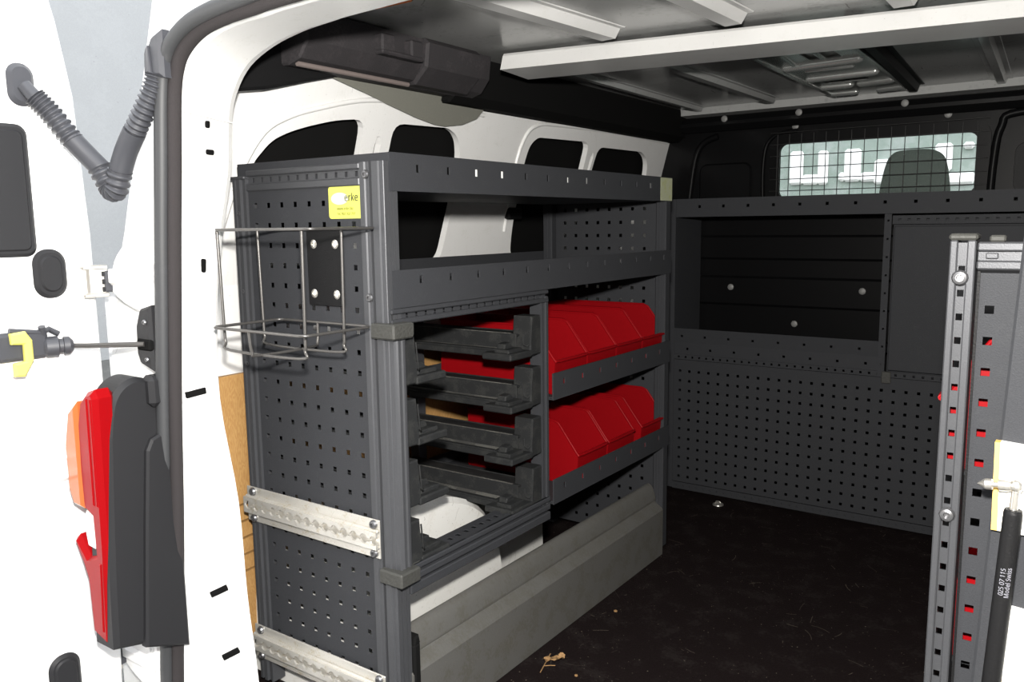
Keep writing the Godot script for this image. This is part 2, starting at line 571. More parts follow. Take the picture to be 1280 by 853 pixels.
# ---------------------------------------------------------------- outside
func build_surroundings():
	var st := S()
	box(st, Vector3(-40, -0.75, -45), Vector3(40, -0.55, 40))
	tag(obj("ground", st, M.asphalt), "pale grey yard surface under and around the van", "ground", "", "structure")
	var b := thing("yard_building", Vector3(-9, -0.55, -2), "pale grey rendered building beyond the open rear door", "building")
	st = S()
	box(st, Vector3(-9.5, -0.55, -10), Vector3(-8.5, 6.0, 6))
	obj("wall", st, M.concrete, b)
	st = S()
	box(st, Vector3(-9.6, 6.0, -10.1), Vector3(-8.4, 6.2, 6.1))
	obj("parapet", st, M.concrete, b)
	var hb := thing("sky_blocker", Vector3(0.5, -0.55, 6.2), "added dull brown wall behind the photographer, blocking sky light", "building", "", "structure")  # unseen wall, added to keep low sky light out of the van
	st = S()
	box(st, Vector3(-8.4, -0.55, 6.2), Vector3(10, 5.4, 6.8))
	obj("wall", st, M.brick, hb)
	# the hall seen through the cab
	var D := 12.0
	var at := func(px: float, py: float) -> Vector2:   # measured bearings of the blown-out bright patches, from where the photographer stood
		var u := (px - 640.0) / 1031.588
		var v := -(py - 426.5) / 1031.588
		var d := Basis(Vector3.UP, deg_to_rad(35.3067)) * Basis(Vector3.RIGHT, deg_to_rad(-8.0005)) * Basis(Vector3.BACK, deg_to_rad(-0.7304)) * Vector3(u, v, -1)
		return Vector2(0.989 - d.x / d.z * D, 0.968 - d.y / d.z * D)
	var h := thing("hall", Vector3(-2, -0.55, 1.03 - D), "pale green clad hall with white boxes for the bright patches seen through the grid window", "building")
	st = S()
	box(st, Vector3(-7.4, -0.55, 0.63 - D), Vector3(7, 5.5, 1.03 - D))
	obj("cladding", st, M.pane, h)
	for r in [[989, 190, 1004, 231], [1004, 219, 1024, 231], [1024, 189, 1035, 231], [1057, 187, 1076, 227], [1049, 216, 1057, 227], [1076, 216, 1096, 227], [1094, 200, 1112, 230], [1170, 180, 1190, 214], [1184, 217, 1219, 230], [1205, 178, 1219, 186]]:
		var p: Vector2 = at.call(r[0], r[1])
		var q: Vector2 = at.call(r[2], r[3])
		st = S()
		box(st, Vector3(p.x, minf(p.y, q.y), 1.02 - D), Vector3(q.x, maxf(p.y, q.y), 1.10 - D), 0.03)  # white boxes imitate overexposed patches beyond the windscreen
		obj("bright_patch", st, M.facade, h)

# ---------------------------------------------------------------- van body
const LEAN := 0.267
func build_shell():
	var st := S()
	# floor
	box(st, Vector3(-0.52, -0.03, -2.0), Vector3(1.27, 0.0, 0.19), 0.003)
	tag(obj("floor", st, M.floor), "dark brown coated plywood load floor with scuffs", "floor", "", "structure")
	# left wall: lower part upright, upper part leaning in, with openings to the dark outer skin
	var wl := thing("wall_left", Vector3(-0.5, 0, -1.0), "white painted inner side wall with dark openings above the shelving", "wall", "", "structure")
	st = S()
	box(st, Vector3(-0.52, -0.02, -2.0), Vector3(-0.5, 0.85, 0.1))
	obj("lower_panel", st, M.paint, wl)
	var xf := T(Vector3(0, 0, 1), Vector3(LEAN, 1, 0), Vector3(-1, LEAN, 0).normalized(), Vector3(-0.5, 0.85, 0))
	var o := func(a: Array) -> PackedVector2Array:
		var p := V2(a)
		for i in p.size(): p[i].y -= 0.85
		return p
	var holes := [
		o.call([-0.06, 0.90, -0.066, 1.08, -0.075, 1.105, -0.112, 1.148, -0.155, 1.168, -0.202, 1.183, -0.28, 1.203, -0.367, 1.213, -0.36, 1.0, -0.35, 0.90]),
		o.call([-0.44, 0.87, -0.462, 1.212, -0.661, 1.218, -0.695, 1.206, -0.716, 1.186, -0.73, 1.15, -0.736, 1.04, -0.724, 0.87]),
		o.call([-1.057, 0.87, -1.039, 0.96, -1.034, 1.147, -1.045, 1.20, -1.077, 1.226, -1.383, 1.234, -1.375, 1.03, -1.365, 0.87]),
		o.call([-1.40, 0.87, -1.447, 1.223, -1.772, 1.227, -1.83, 1.2, -1.852, 1.145, -1.84, 0.9, -1.82, 0.87]),
		o.call([-0.405, 1.13, -0.425, 1.13, -0.428, 1.16, -0.424, 1.178, -0.412, 1.178, -0.408, 1.16]),
		o.call([-1.405, 1.13, -1.42, 1.13, -1.428, 1.19, -1.42, 1.205, -1.41, 1.19])]
	for k in 4: holes[k] = rounded(holes[k], 0.035)
	st = S()
	plate(st, o.call([0.08, 0.85, 0.06, 1.32, -2.08, 1.32, -2.02, 0.85]), holes, xf, 0.018)
	obj("upper_panel", st, M.paint, wl)
	st = S()   # pressed bead that follows the window arch
	var bead := []
	for p in [[0.0, 0.9], [-0.02, 1.0], [-0.047, 1.089], [-0.09, 1.162], [-0.15, 1.198], [-0.228, 1.223], [-0.34, 1.25], [-0.46, 1.262], [-0.62, 1.268], [-0.80, 1.262]]:
		bead.append(Vector3(-0.5 + LEAN * (p[1] - 0.85) + 0.0, p[1], p[0]))
	tube(st, curve(bead, 4), 0.006, 8)
	var bead2 := []
	for p in [[-1.0, 0.95], [-0.99, 1.10], [-1.005, 1.21], [-1.06, 1.258], [-1.2, 1.27], [-1.6, 1.277], [-1.95, 1.272]]:
		bead2.append(Vector3(-0.5 + LEAN * (p[1] - 0.85), p[1], p[0]))
	tube(st, curve(bead2, 4), 0.006, 8)
	obj("pressed_bead", st, M.paint, wl)
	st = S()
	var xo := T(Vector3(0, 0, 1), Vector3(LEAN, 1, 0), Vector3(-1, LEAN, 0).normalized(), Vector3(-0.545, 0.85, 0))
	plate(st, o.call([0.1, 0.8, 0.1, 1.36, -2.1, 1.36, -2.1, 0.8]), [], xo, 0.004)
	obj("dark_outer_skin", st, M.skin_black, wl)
	st = S()
	box(st, Vector3(-0.6, -0.1, -3.2), Vector3(-0.56, 0.85, 0.17))
	plate(st, o.call([0.15, 0.85, 0.12, 1.40, -3.2, 1.40, -3.2, 0.85]), [], T(Vector3(0, 0, 1), Vector3(LEAN, 1, 0), Vector3(-1, LEAN, 0).normalized(), Vector3(-0.565, 0.85, 0)), 0.02)
	obj("body_side", st, M.door, wl)
	# wheel arch
	st = S()
	var arch := PackedVector2Array()
	for p in curve([Vector2(-0.035, 0.0), Vector2(-0.04, 0.2), Vector2(-0.075, 0.33), Vector2(-0.17, 0.385), Vector2(-0.30, 0.38), Vector2(-0.43, 0.32), Vector2(-0.505, 0.2), Vector2(-0.525, 0.0)], 5): arch.append(p)
	extrude(st, arch, T(Vector3(0, 0, 1), Vector3.UP, Vector3(-1, 0, 0), Vector3(-0.135, 0.001, 0)), 0.36, 0.012)
	box(st, Vector3(-0.5, 0.001, -0.9), Vector3(-0.27, 0.13, -0.5), 0.01)
	obj("wheel_arch", st, M.arch, wl)
	# plywood lining with slots at its rear end
	st = S()
	var slots := []
	for k in 5: slots.append(V2([0.03, 0.3815 - k * 0.037, 0.03, 0.3865 - k * 0.037, -0.052, 0.3905 - k * 0.037, -0.052, 0.3855 - k * 0.037]))
	var ply := V2([0.022, 0.08, 0.022, 0.667, -1.0, 0.667, -1.0, 0.37, -0.62, 0.20, -0.5, 0.36, -0.1, 0.36, -0.06, 0.08])
	var pieces := [ply]
	for s in slots:
		var next := []
		for p in pieces: next.append_array(Geometry2D.clip_polygons(p, s))
		pieces = next
	for p in pieces: extrude(st, p, T(Vector3(0, 0, 1), Vector3.UP, Vector3(-1, 0, 0), Vector3(-0.46, 0, 0)), 0.012)
	obj("plywood_lining", st, M.wood, wl)
	st = S()
	box(st, Vector3(-0.49, 0.06, -0.06), Vector3(-0.473, 0.5, 0.02))
	obj("lining_batten", st, M.skin_black, wl)
	# right wall
	var wr := thing("wall_right", Vector3(1.25, 0, -1.0), "white inner side wall behind the right hand shelving", "wall", "", "structure")
	st = S()
	box(st, Vector3(1.25, -0.02, -2.0), Vector3(1.28, 0.85, 0.1))
	extrude(st, V2([1.25, 0.85, 1.14, 1.36, 1.2, 1.4, 1.34, 0.85]), faceZ(Vector3(0, 0, -3.2)), 3.3)
	box(st, Vector3(1.32, -0.1, -3.2), Vector3(1.36, 0.85, 0.17))
	obj("panel", st, M.paint, wr)
	# front bulkhead
	var wf := thing("wall_front", Vector3(0.4, 0, -1.98), "black bulkhead between load bay and cab, above the front shelving", "wall", "", "structure")
	st = S()
	var win := rrect(0.036, 1.047, 0.662, 1.243, 0.03)
	var win2 := rrect(0.76, 1.047, 1.16, 1.20, 0.03)
	plate(st, V2([-0.56, -0.05, 1.34, -0.05, 1.34, 1.42, -0.56, 1.42]), [win, win2], faceZ(Vector3(0, 0, -2.0)), 0.02)
	obj("panel", st, M.bulk, wf)
	st = S()
	plate(st, rrect(0.005, 1.02, 0.695, 1.275, 0.05), [win], faceZ(Vector3(0, 0, -1.98)), 0.012)
	obj("window_surround", st, M.bulk, wf)
	st = S()
	tube(st, curve([Vector3(-0.012, 0.98, -1.97), Vector3(-0.018, 1.12, -1.97), Vector3(-0.012, 1.22, -1.97), Vector3(0.01, 1.262, -1.97), Vector3(0.05, 1.28, -1.97), Vector3(0.1, 1.284, -1.97)], 5), 0.007, 8)
	tube(st, curve([Vector3(0.70, 0.98, -1.97), Vector3(0.705, 1.15, -1.97), Vector3(0.72, 1.25, -1.97), Vector3(0.77, 1.29, -1.97), Vector3(1.1, 1.29, -1.97)], 5), 0.012, 8)
	tube(st, curve([Vector3(-0.30, 1.06, -1.975), Vector3(-0.28, 1.2, -1.975), Vector3(-0.25, 1.26, -1.975), Vector3(-0.19, 1.285, -1.975)], 4), 0.012, 8)
	obj("pressed_bead", st, M.bulk, wf)
	st = S()
	extrude(st, rrect(-0.26, 1.0, -0.06, 1.185, 0.03), faceZ(Vector3(0, 0, -1.98)), 0.012, 0.006)
	extrude(st, rrect(-0.42, 0.4, 1.2, 0.56, 0.03), faceZ(Vector3(0, 0, -1.98)), 0.015, 0.008)
	extrude(st, rrect(-0.42, 0.66, 1.2, 0.77, 0.03), faceZ(Vector3(0, 0, -1.98)), 0.015, 0.008)
	extrude(st, rrect(-0.42, 0.83, 1.2, 0.92, 0.03), faceZ(Vector3(0, 0, -1.98)), 0.015, 0.008)
	obj("pressed_swage", st, M.bulk, wf)
	st = S()
	box(st, Vector3(-0.42, 1.30, -1.98), Vector3(1.22, 1.352, -1.93), 0.02)
	obj("header", st, M.bulk, wf)
	for p in [[-0.151, 1.349, -1.93], [0.115, 1.349, -1.93], [0.45, 1.349, -1.93], [0.09, 1.30, -1.98], [0.57, 1.30, -1.98], [-0.125, 0.728, -1.965], [0.34, 0.728, -1.965], [0.11, 0.601, -1.98], [-0.333, 0.597, -1.98]]:
		st = S()
		lathe(st, [Vector2(0.012, 0), Vector2(0.011, 0.003), Vector2(0.006, 0.005), Vector2(0, 0.0055)], along(Vector3.BACK, Vector3(p[0], minf(p[1], 1.34), p[2])), 12)
		obj("rivet", st, M.rivet, wf)
	# grid window
	var w1 := thing("window_1", Vector3(0.35, 1.0, -1.985), "rounded glass window with black wire grid in the bulkhead", "window", "", "structure")
	st = S()
	extrude(st, rrect(0.03, 1.041, 0.668, 1.249, 0.03), faceZ(Vector3(0, 0, -1.994)), 0.004)
	obj("pane", st, M.glass, w1)
	st = S()
	plate(st, rrect(0.022, 1.033, 0.676, 1.257, 0.04), [rrect(0.04, 1.051, 0.658, 1.239, 0.027)], faceZ(Vector3(0, 0, -1.985)), 0.016)
	obj("rubber_frame", st, M.black, w1)
	for k in 16:
		st = S()
		tube(st, [Vector3(0.035 + k * 0.0415, 1.03, -1.962), Vector3(0.035 + k * 0.0415, 1.272, -1.962)], 0.0014, 6)
		obj("grid_wire", st, M.grid, w1)
	for k in range(1, 8):
		st = S()
		tube(st, [Vector3(0.01, 0.995 + k * 0.0405, -1.959), Vector3(0.69, 0.995 + k * 0.0405, -1.959)], 0.0014, 6)
		obj("grid_wire", st, M.grid, w1)
	var w3 := thing("window_3", Vector3(0.96, 1.0, -1.985), "small dark glass pane right of the grid window", "window", "", "structure")
	st = S()
	extrude(st, rrect(0.75, 1.037, 1.17, 1.21, 0.03), faceZ(Vector3(0, 0, -1.994)), 0.004)
	obj("pane", st, M.black, w3)
	# ceiling
	var c := thing("ceiling", Vector3(0.4, 1.385, -1.0), "bare grey metal van roof with ribs and a cross bow", "ceiling", "", "structure")
	st = S()
	box(st, Vector3(-0.42, 1.385, -0.78), Vector3(1.22, 1.40, 0.2))
	obj("rear_panel", st, M.roof, c)
	st = S()
	box(st, Vector3(-0.42, 1.385, -3.3), Vector3(1.22, 1.40, -0.78))
	obj("front_panel", st, M.roof, c)
	# cross bow
	var bx := Vector3(1.1, -0.006, -0.165).normalized()
	var bz := bx.cross(Vector3.UP).normalized()
	st = S()
	var pr := V2([-0.105, 0.03, -0.10, 0.013, -0.068, 0.012, -0.064, 0.008, -0.044, 0.007, -0.036, -0.004, -0.028, -0.009, 0.03, -0.010, 0.036, -0.004, 0.05, 0.03])
	extrude(st, pr, T(bz, bz.cross(bx) * -1.0, bx, Vector3(-0.215, 1.366, -0.675)), 1.42)
	obj("cross_bow", st, M.rib, c)
	for k in 5:
		st = S()
		var q := Vector3(-0.1 + k * 0.24, 1.3745, -0.63 - k * 0.036)
		box(st, Vector3(-0.07, -0.004, -0.002), Vector3(0.07, 0.0, 0.002), 0.0, T(bx, Vector3.UP, -bz, q + bz * -0.052))
		obj("weld_slot", st, M.skin_black, c)
	for k in 6:
		st = S()
		lathe(st, [Vector2(0.013, 0), Vector2(0.012, 0.004), Vector2(0.009, 0.004), Vector2(0.008, 0.001), Vector2(0, 0.001)], along(Vector3.DOWN, Vector3(-0.12 + k * 0.2, 1.3495, -0.692 - k * 0.03)), 12)
		obj("bow_dimple", st, M.rib, c)
	for r in [[0.03, -0.02, 0.088, -0.62], [0.33, -0.02, 0.352, -0.66], [0.66, -0.02, 0.66, -0.72]]:
		st = S()
		rib(st, Vector3(r[0], 1.386, r[1]), Vector3(r[2], 1.386, r[3]), 0.032, 0.022)
		obj("roof_rib", st, M.rib, c)
	for r in [[0.027, -0.86, 0.037, -1.86, 0.022], [-0.22, -0.80, -0.235, -1.9, 0.016], [0.755, -0.9, 0.716, -1.95, 0.018], [1.0, -0.9, 1.0, -1.9, 0.02]]:
		st = S()
		rib(st, Vector3(r[0], 1.386, r[1]), Vector3(r[2], 1.386, r[3]), r[4], 0.016)
		obj("roof_rib", st, M.roof, c)
	st = S()
	extrude(st, V2([-1.915, 1.386, -1.925, 1.362, -1.985, 1.358, -1.99, 1.386]), T(Vector3(0, 0, 1), Vector3.UP, Vector3(1, 0, 0), Vector3(-0.4, 0, 0)), 1.6)
	obj("front_flange", st, M.roof, c)
	# stamped reinforcement
	var rp := S()
	var hl := [rrect(0.27, -1.03, 0.315, -0.89, 0.012), rrect(0.345, -1.0, 0.385, -0.88, 0.012), rrect(0.41, -1.02, 0.455, -0.88, 0.012), rrect(0.35, -1.22, 0.43, -1.08, 0.015), rrect(0.285, -1.62, 0.41, -1.55, 0.015)]
	plate(rp, V2([0.245, -0.84, 0.49, -0.84, 0.475, -1.92, 0.235, -1.92]), hl, T(Vector3(1, 0, 0), Vector3(0, 0, 1), Vector3(0, -1, 0), Vector3(0, 1.382, 0)), 0.004)
	var plate_o := obj("roof_reinforcement", rp, M.galv, c)
	for q in [[0.25, -1.06, 0.33, -1.06, 0.011], [0.34, -1.03, 0.4, -1.03, 0.01], [0.4, -1.06, 0.47, -1.06, 0.01], [0.27, -1.28, 0.46, -1.26, 0.014], [0.3, -1.36, 0.42, -1.36, 0.008], [0.27, -1.5, 0.45, -1.49, 0.013], [0.26, -1.68, 0.34, -1.68, 0.013], [0.37, -1.68, 0.46, -1.66, 0.013], [0.25, -1.84, 0.32, -1.84, 0.012], [0.39, -1.84, 0.47, -1.82, 0.012], [0.245, -0.88, 0.24, -1.9, 0.008], [0.485, -0.88, 0.47, -1.9, 0.009], [0.33, -0.88, 0.3, -1.24, 0.008], [0.40, -0.88, 0.385, -1.2, 0.007]]:
		st = S()
		var a := Vector3(q[0], 1.379, q[1])
		var b := Vector3(q[2], 1.379, q[3])
		var d := (b - a).normalized() * float(q[4]) * 0.9
		tube(st, [a - d, a - d * 0.6, a, b, b + d * 0.6, b + d], [q[4] * 0.3, q[4] * 0.8, q[4], q[4], q[4] * 0.8, q[4] * 0.3], 10)
		obj("pressed_ridge", st, M.galv, plate_o)
	st = S()
	rib(st, Vector3(0.535, 1.386, -0.85), Vector3(0.485, 1.386, -1.86), 0.02, 0.022)
	obj("dark_rail", st, M.black, c)
	# black moulded roof trims along the left side
	st = S()
	var prof := V2([-0.40, 1.30, -0.385, 1.287, -0.335, 1.285, -0.30, 1.295, -0.275, 1.325, -0.268, 1.38, -0.30, 1.384, -0.42, 1.384])
	extrude(st, prof, T(Vector3(1, 0, 0), Vector3.UP, Vector3(0, 0, -1), Vector3(0, 0, -0.09)), 0.585, 0.004)
	# box-like end with a notch
	extrude(st, V2([-0.37, 1.288, -0.30, 1.286, -0.262, 1.32, -0.255, 1.372, -0.27, 1.384, -0.40, 1.384]), T(Vector3(1, 0, 0), Vector3.UP, Vector3(0, 0, -1), Vector3(0, 0, -0.42)), 0.2, 0.006)
	box(st, Vector3(-0.275, 1.33, -0.40), Vector3(-0.250, 1.368, -0.36), 0.004)
	box(st, Vector3(-0.275, 1.33, -0.31), Vector3(-0.250, 1.368, -0.27), 0.004)
	box(st, Vector3(-0.275, 1.325, -0.40), Vector3(-0.250, 1.335, -0.27), 0.003)
	var t3 := obj("trim_3", st, M.trim)
	tag(t3, "chunky charcoal plastic roof trim with a chipped end above the shelving", "trim", "", "structure")
	st = S()
	tube(st, curve([Vector3(-0.318, 1.287, -0.10), Vector3(-0.318, 1.287, -0.2), Vector3(-0.318, 1.287, -0.32), Vector3(-0.318, 1.287, -0.42)], 4), 0.0055, 8)  # paler tube along the lower edge of the trim
	obj("edge_strip", st, M.edge_beige, t3).set_meta("label", "pale strip along the bottom edge")
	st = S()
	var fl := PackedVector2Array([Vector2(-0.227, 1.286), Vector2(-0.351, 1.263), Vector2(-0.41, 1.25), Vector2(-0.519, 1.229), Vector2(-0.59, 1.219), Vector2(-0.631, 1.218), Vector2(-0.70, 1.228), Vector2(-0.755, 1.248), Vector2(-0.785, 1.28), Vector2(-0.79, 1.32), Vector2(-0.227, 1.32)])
	extrude(st, fl, T(Vector3(0, 0, 1), Vector3(LEAN, 1, 0), Vector3(-1, LEAN, 0).normalized(), Vector3(-0.486 - LEAN * 0.85, 0, 0)), 0.003)  # thin grey sheet cut to the shadow of the trim on the wall
	obj("trim_shadow_plate", st, M.shadow_grey, t3).set_meta("label", "grey plate painted as the shadow of the trim on the white wall")
	st = S()
	extrude(st, V2([-0.44, 1.272, -0.35, 1.272, -0.325, 1.29, -0.315, 1.384, -0.44, 1.384]), T(Vector3(1, 0, 0), Vector3.UP, Vector3(0, 0, -1), Vector3(0, 0, -0.60)), 1.4, 0.006)
	tag(obj("trim_4", st, M.skin_black), "long black roof side trim running forward to the bulkhead", "trim", "", "structure")
	st = S()
	var cp := PackedVector2Array([Vector2(0.07, 1.215), Vector2(-0.05, 1.235), Vector2(-0.16, 1.265), Vector2(-0.24, 1.285), Vector2(-0.24, 1.384), Vector2(0.07, 1.384)])
	extrude(st, cp, T(Vector3(0, 0, 1), Vector3.UP, Vector3(-1, 0, 0), Vector3(-0.352, 0, 0)), 0.08, 0.006)
	tag(obj("trim_5", st, M.black), "black corner trim under the rear roof arch at the left", "trim", "", "structure")
	# cab shell
	var cab := thing("trim_6", Vector3(0.4, -0.1, -2.6), "dark cab shell with floor and dashboard beyond the bulkhead", "cab", "", "structure")
	st = S()
	box(st, Vector3(-0.58, -0.15, -3.4), Vector3(1.34, -0.1, -2.0))
	box(st, Vector3(-0.5, 0.0, -3.4), Vector3(1.3, 0.92, -3.0), 0.04)
	obj("dashboard", st, M.black, cab)
	var ws := thing("window_2", Vector3(0.4, 0.9, -3.2), "sloping windscreen glass of the cab", "window", "", "structure")
	st = S()
	box(st, Vector3(-0.5, 0.92, -3.36), Vector3(1.3, 0.925, -3.1))
	quad(st, Vector3(-0.55, 0.92, -3.36), Vector3(1.33, 0.92, -3.36), Vector3(1.2, 1.4, -3.02), Vector3(-0.4, 1.4, -3.02), Vector3(0, 0.5, -1))
	obj("pane", st, M.glass, ws)
	var seat := thing("cab_seat", Vector3(0.43, -0.1, -2.32), "dark cab seat whose headrest shows through the grid window", "seat")
	st = S()
	extrude(st, rrect(0.16, -0.1, 0.70, 0.98, 0.1), faceZ(Vector3(0, 0, -2.38)), 0.16, 0.03)
	obj("backrest", st, M.fabric, seat)
	st = S()
	var hp := PackedVector2Array()
	for p in curve([Vector2(0.315, 0.98), Vector2(0.318, 1.08), Vector2(0.335, 1.17), Vector2(0.355, 1.205), Vector2(0.39, 1.217), Vector2(0.47, 1.217), Vector2(0.505, 1.205), Vector2(0.525, 1.17), Vector2(0.54, 1.08), Vector2(0.545, 0.98)], 4): hp.append(p)
	extrude(st, hp, faceZ(Vector3(0, 0, -2.36)), 0.11, 0.018)
	obj("headrest", st, M.fabric, seat)

func rib(st: SurfaceTool, a: Vector3, b: Vector3, w: float, h: float):
	var d := (b - a).normalized()
	var s := d.cross(Vector3.UP).normalized()
	var poly := V2([-w - 0.012, 0, -w - 0.01, -0.003, -w + 0.002, -0.003, -w * 0.55, -h, w * 0.55, -h, w - 0.002, -0.003, w + 0.01, -0.003, w + 0.012, 0])
	extrude(st, poly, T(s, Vector3.UP, s.cross(Vector3.UP), a), (b - a).length() * signf(d.dot(s.cross(Vector3.UP))), 0.0)

# ---------------------------------------------------------------- rear body frame with seal
# each: seal edge x, y; inner edge x, y, z; outer seal edge x, y; exterior edge x, y
const FRAME := [
	[-0.390, -0.12, -0.30, -0.12, 0.075, -0.428, -0.12, -0.60, -0.12],
	[-0.375, 0.12, -0.30, 0.12, 0.088, -0.406, 0.119, -0.60, 0.12],
	[-0.356, 0.27, -0.30, 0.27, 0.1, -0.39, 0.27, -0.595, 0.27],
	[-0.334, 0.46, -0.30, 0.46, 0.107, -0.372, 0.46, -0.58, 0.46],
	[-0.316, 0.66, -0.30, 0.66, 0.133, -0.355, 0.66, -0.558, 0.66],
	[-0.299, 0.82, -0.30, 0.82, 0.127, -0.337, 0.82, -0.52, 0.83],
	[-0.285, 0.95, -0.30, 0.95, 0.108, -0.323, 0.95, -0.475, 0.95],
	[-0.270, 1.07, -0.30, 1.072, 0.08, -0.308, 1.07, -0.42, 1.063],
	[-0.259, 1.178, -0.295, 1.165, 0.075, -0.292, 1.19, -0.376, 1.183],
	[-0.245, 1.225, -0.28, 1.213, 0.07, -0.277, 1.242, -0.353, 1.26],
	[-0.220, 1.253, -0.245, 1.25, 0.067, -0.251, 1.272, -0.326, 1.301],
	[-0.175, 1.274, -0.185, 1.275, 0.065, -0.205, 1.293, -0.265, 1.336],
	[-0.120, 1.282, -0.11, 1.288, 0.067, -0.143, 1.305, -0.2, 1.36],
	[-0.057, 1.285, -0.035, 1.293, 0.07, -0.06, 1.312, -0.06, 1.38],
	[0.028, 1.289, 0.045, 1.297, 0.07, 0.028, 1.316, 0.03, 1.39],
	[0.4, 1.295, 0.4, 1.305, 0.07, 0.4, 1.322, 0.4, 1.40]]

func frame_at(k: int) -> Array:
	var n := FRAME.size()
	var f: Array = FRAME[k] if k < n else FRAME[2 * n - 2 - k].duplicate()
	if k >= n:
		for i in [0, 2, 5, 7]: f[i] = 0.8 - f[i]
	return f

func pillar_point(y: float, t: float) -> Transform3D:
	for k in FRAME.size() - 1:
		var a: Array = FRAME[k]
		var b: Array = FRAME[k + 1]
		if y >= a[1] and y <= b[1]:
			var w: float = (y - a[1]) / (b[1] - a[1])
			var s := Vector3(lerpf(a[0], b[0], w), y, 0.2)
			var i := Vector3(lerpf(a[2], b[2], w), y, lerpf(a[4], b[4], w))
			var x := (s - i).normalized()
			var up := (Vector3(b[0], b[1], 0.2) - Vector3(a[0], a[1], 0.2)).normalized()
			up = (up - x * up.dot(x)).normalized()
			var z := x.cross(up)
			return T(-x, up, -z, s.lerp(i, t) - z * 0.0)
	return Transform3D.IDENTITY

func build_rear_frame():
	var fr := thing("trim_1", Vector3(-0.3, 0, 0.15), "white painted rear door pillar and roof header round the load opening", "pillar", "", "structure")
	var cols := []
	for c in 9: cols.append([])
	var out_path := []
	var in_path := []
	for k in FRAME.size() * 2 - 1:
		var f := frame_at(k)
		var s := Vector3(f[0], f[1], 0.2)
		var i := Vector3(f[2], f[3], f[4])
		var so := Vector3(f[5], f[6], 0.208)
		var e := Vector3(f[7], f[8], 0.19)
		var away := Vector3(e.x - so.x, e.y - so.y, 0).normalized()
		var row := [e + away * 0.03 + Vector3(0, 0, -0.12), e + away * 0.02 + Vector3(0, 0, -0.03), e + Vector3(0, 0, 0.004), so, s, s.lerp(i, 0.12) - away * 0.004, s.lerp(i, 0.9) - away * 0.004, i, i + away * 0.05 + Vector3(0, 0, -0.02)]
		for c in 9: cols[c].append(row[c])
		out_path.append(so.lerp(s, 0.30) + Vector3(0, 0, 0.013))
		in_path.append(so.lerp(s, 0.76) + Vector3(0, 0, 0.004))
	var g := []
	for c in 9: g.append(curve(cols[c], 4))
	var st := S()
	for c in 8:
		var fine := []
		for j in g[c].size(): fine.append([g[c][j], g[c][j].lerp(g[c + 1][j], 0.5), g[c + 1][j]])
		sheet(st, fine)
	obj("frame_panel", st, M.paint, fr)
	# plugs and slots in the pillar face
	for h in [[1.146, 0.45, 0.004, 0.006, 0.0], [1.10, 0.5, 0.0085, 0.0045, 0.0], [0.905, 0.5, 0.004, 0.012, 0.0], [0.680, 0.33, 0.018, 0.0055, 0.12], [0.292, 0.55, 0.016, 0.0055, 0.3], [0.158, 0.66, 0.016, 0.0055, 0.35]]:
		var q := pillar_point(h[0], h[1])
		st = S()
		extrude(st, rrect(-h[2], -h[3], h[2], h[3], minf(h[2], h[3]) * 0.8 if h[2] < 0.01 else 0.001, 4), q * Transform3D(Basis(Vector3(0, 0, 1), h[4]), Vector3(0, 0, -0.0015)), 0.009)
		obj("pillar_slot", st, M.skin_black, fr)
	st = S()   # seam of the corner gusset
	var q0 := pillar_point(1.16, 0.02).origin + Vector3(0.006, 0, 0.002)
	var q1 := pillar_point(1.155, 0.98).origin + Vector3(0.006, 0, 0.002)
	tube(st, [q0, q1], 0.0016, 6)
	obj("gusset_seam", st, M.paint, fr)
	st = S()
	extrude(st, rrect(0.035, 0.045, 0.125, 0.10, 0.012), T(Vector3(1, 0, 0), Vector3(0, 0, 1), Vector3(0, -1, 0), Vector3(0, 1.312, 0)), 0.008, 0.003)
	obj("header_reflector", st, M.lens_amber, fr).set_meta("label", "amber reflector in the roof header")
	# seal
	var seal := thing("trim_2", Vector3(-0.35, 0, 0.22), "black rubber door seal round the rear opening", "door seal", "", "structure")
	st = S()
	tube(st, curve(out_path, 5), 0.0125, 12)
	obj("rubber_bulb", st, M.rubber, seal)
	st = S()
	tube(st, curve(in_path, 5), 0.0118, 10)
	obj("felt_flange", st, M.felt, seal)

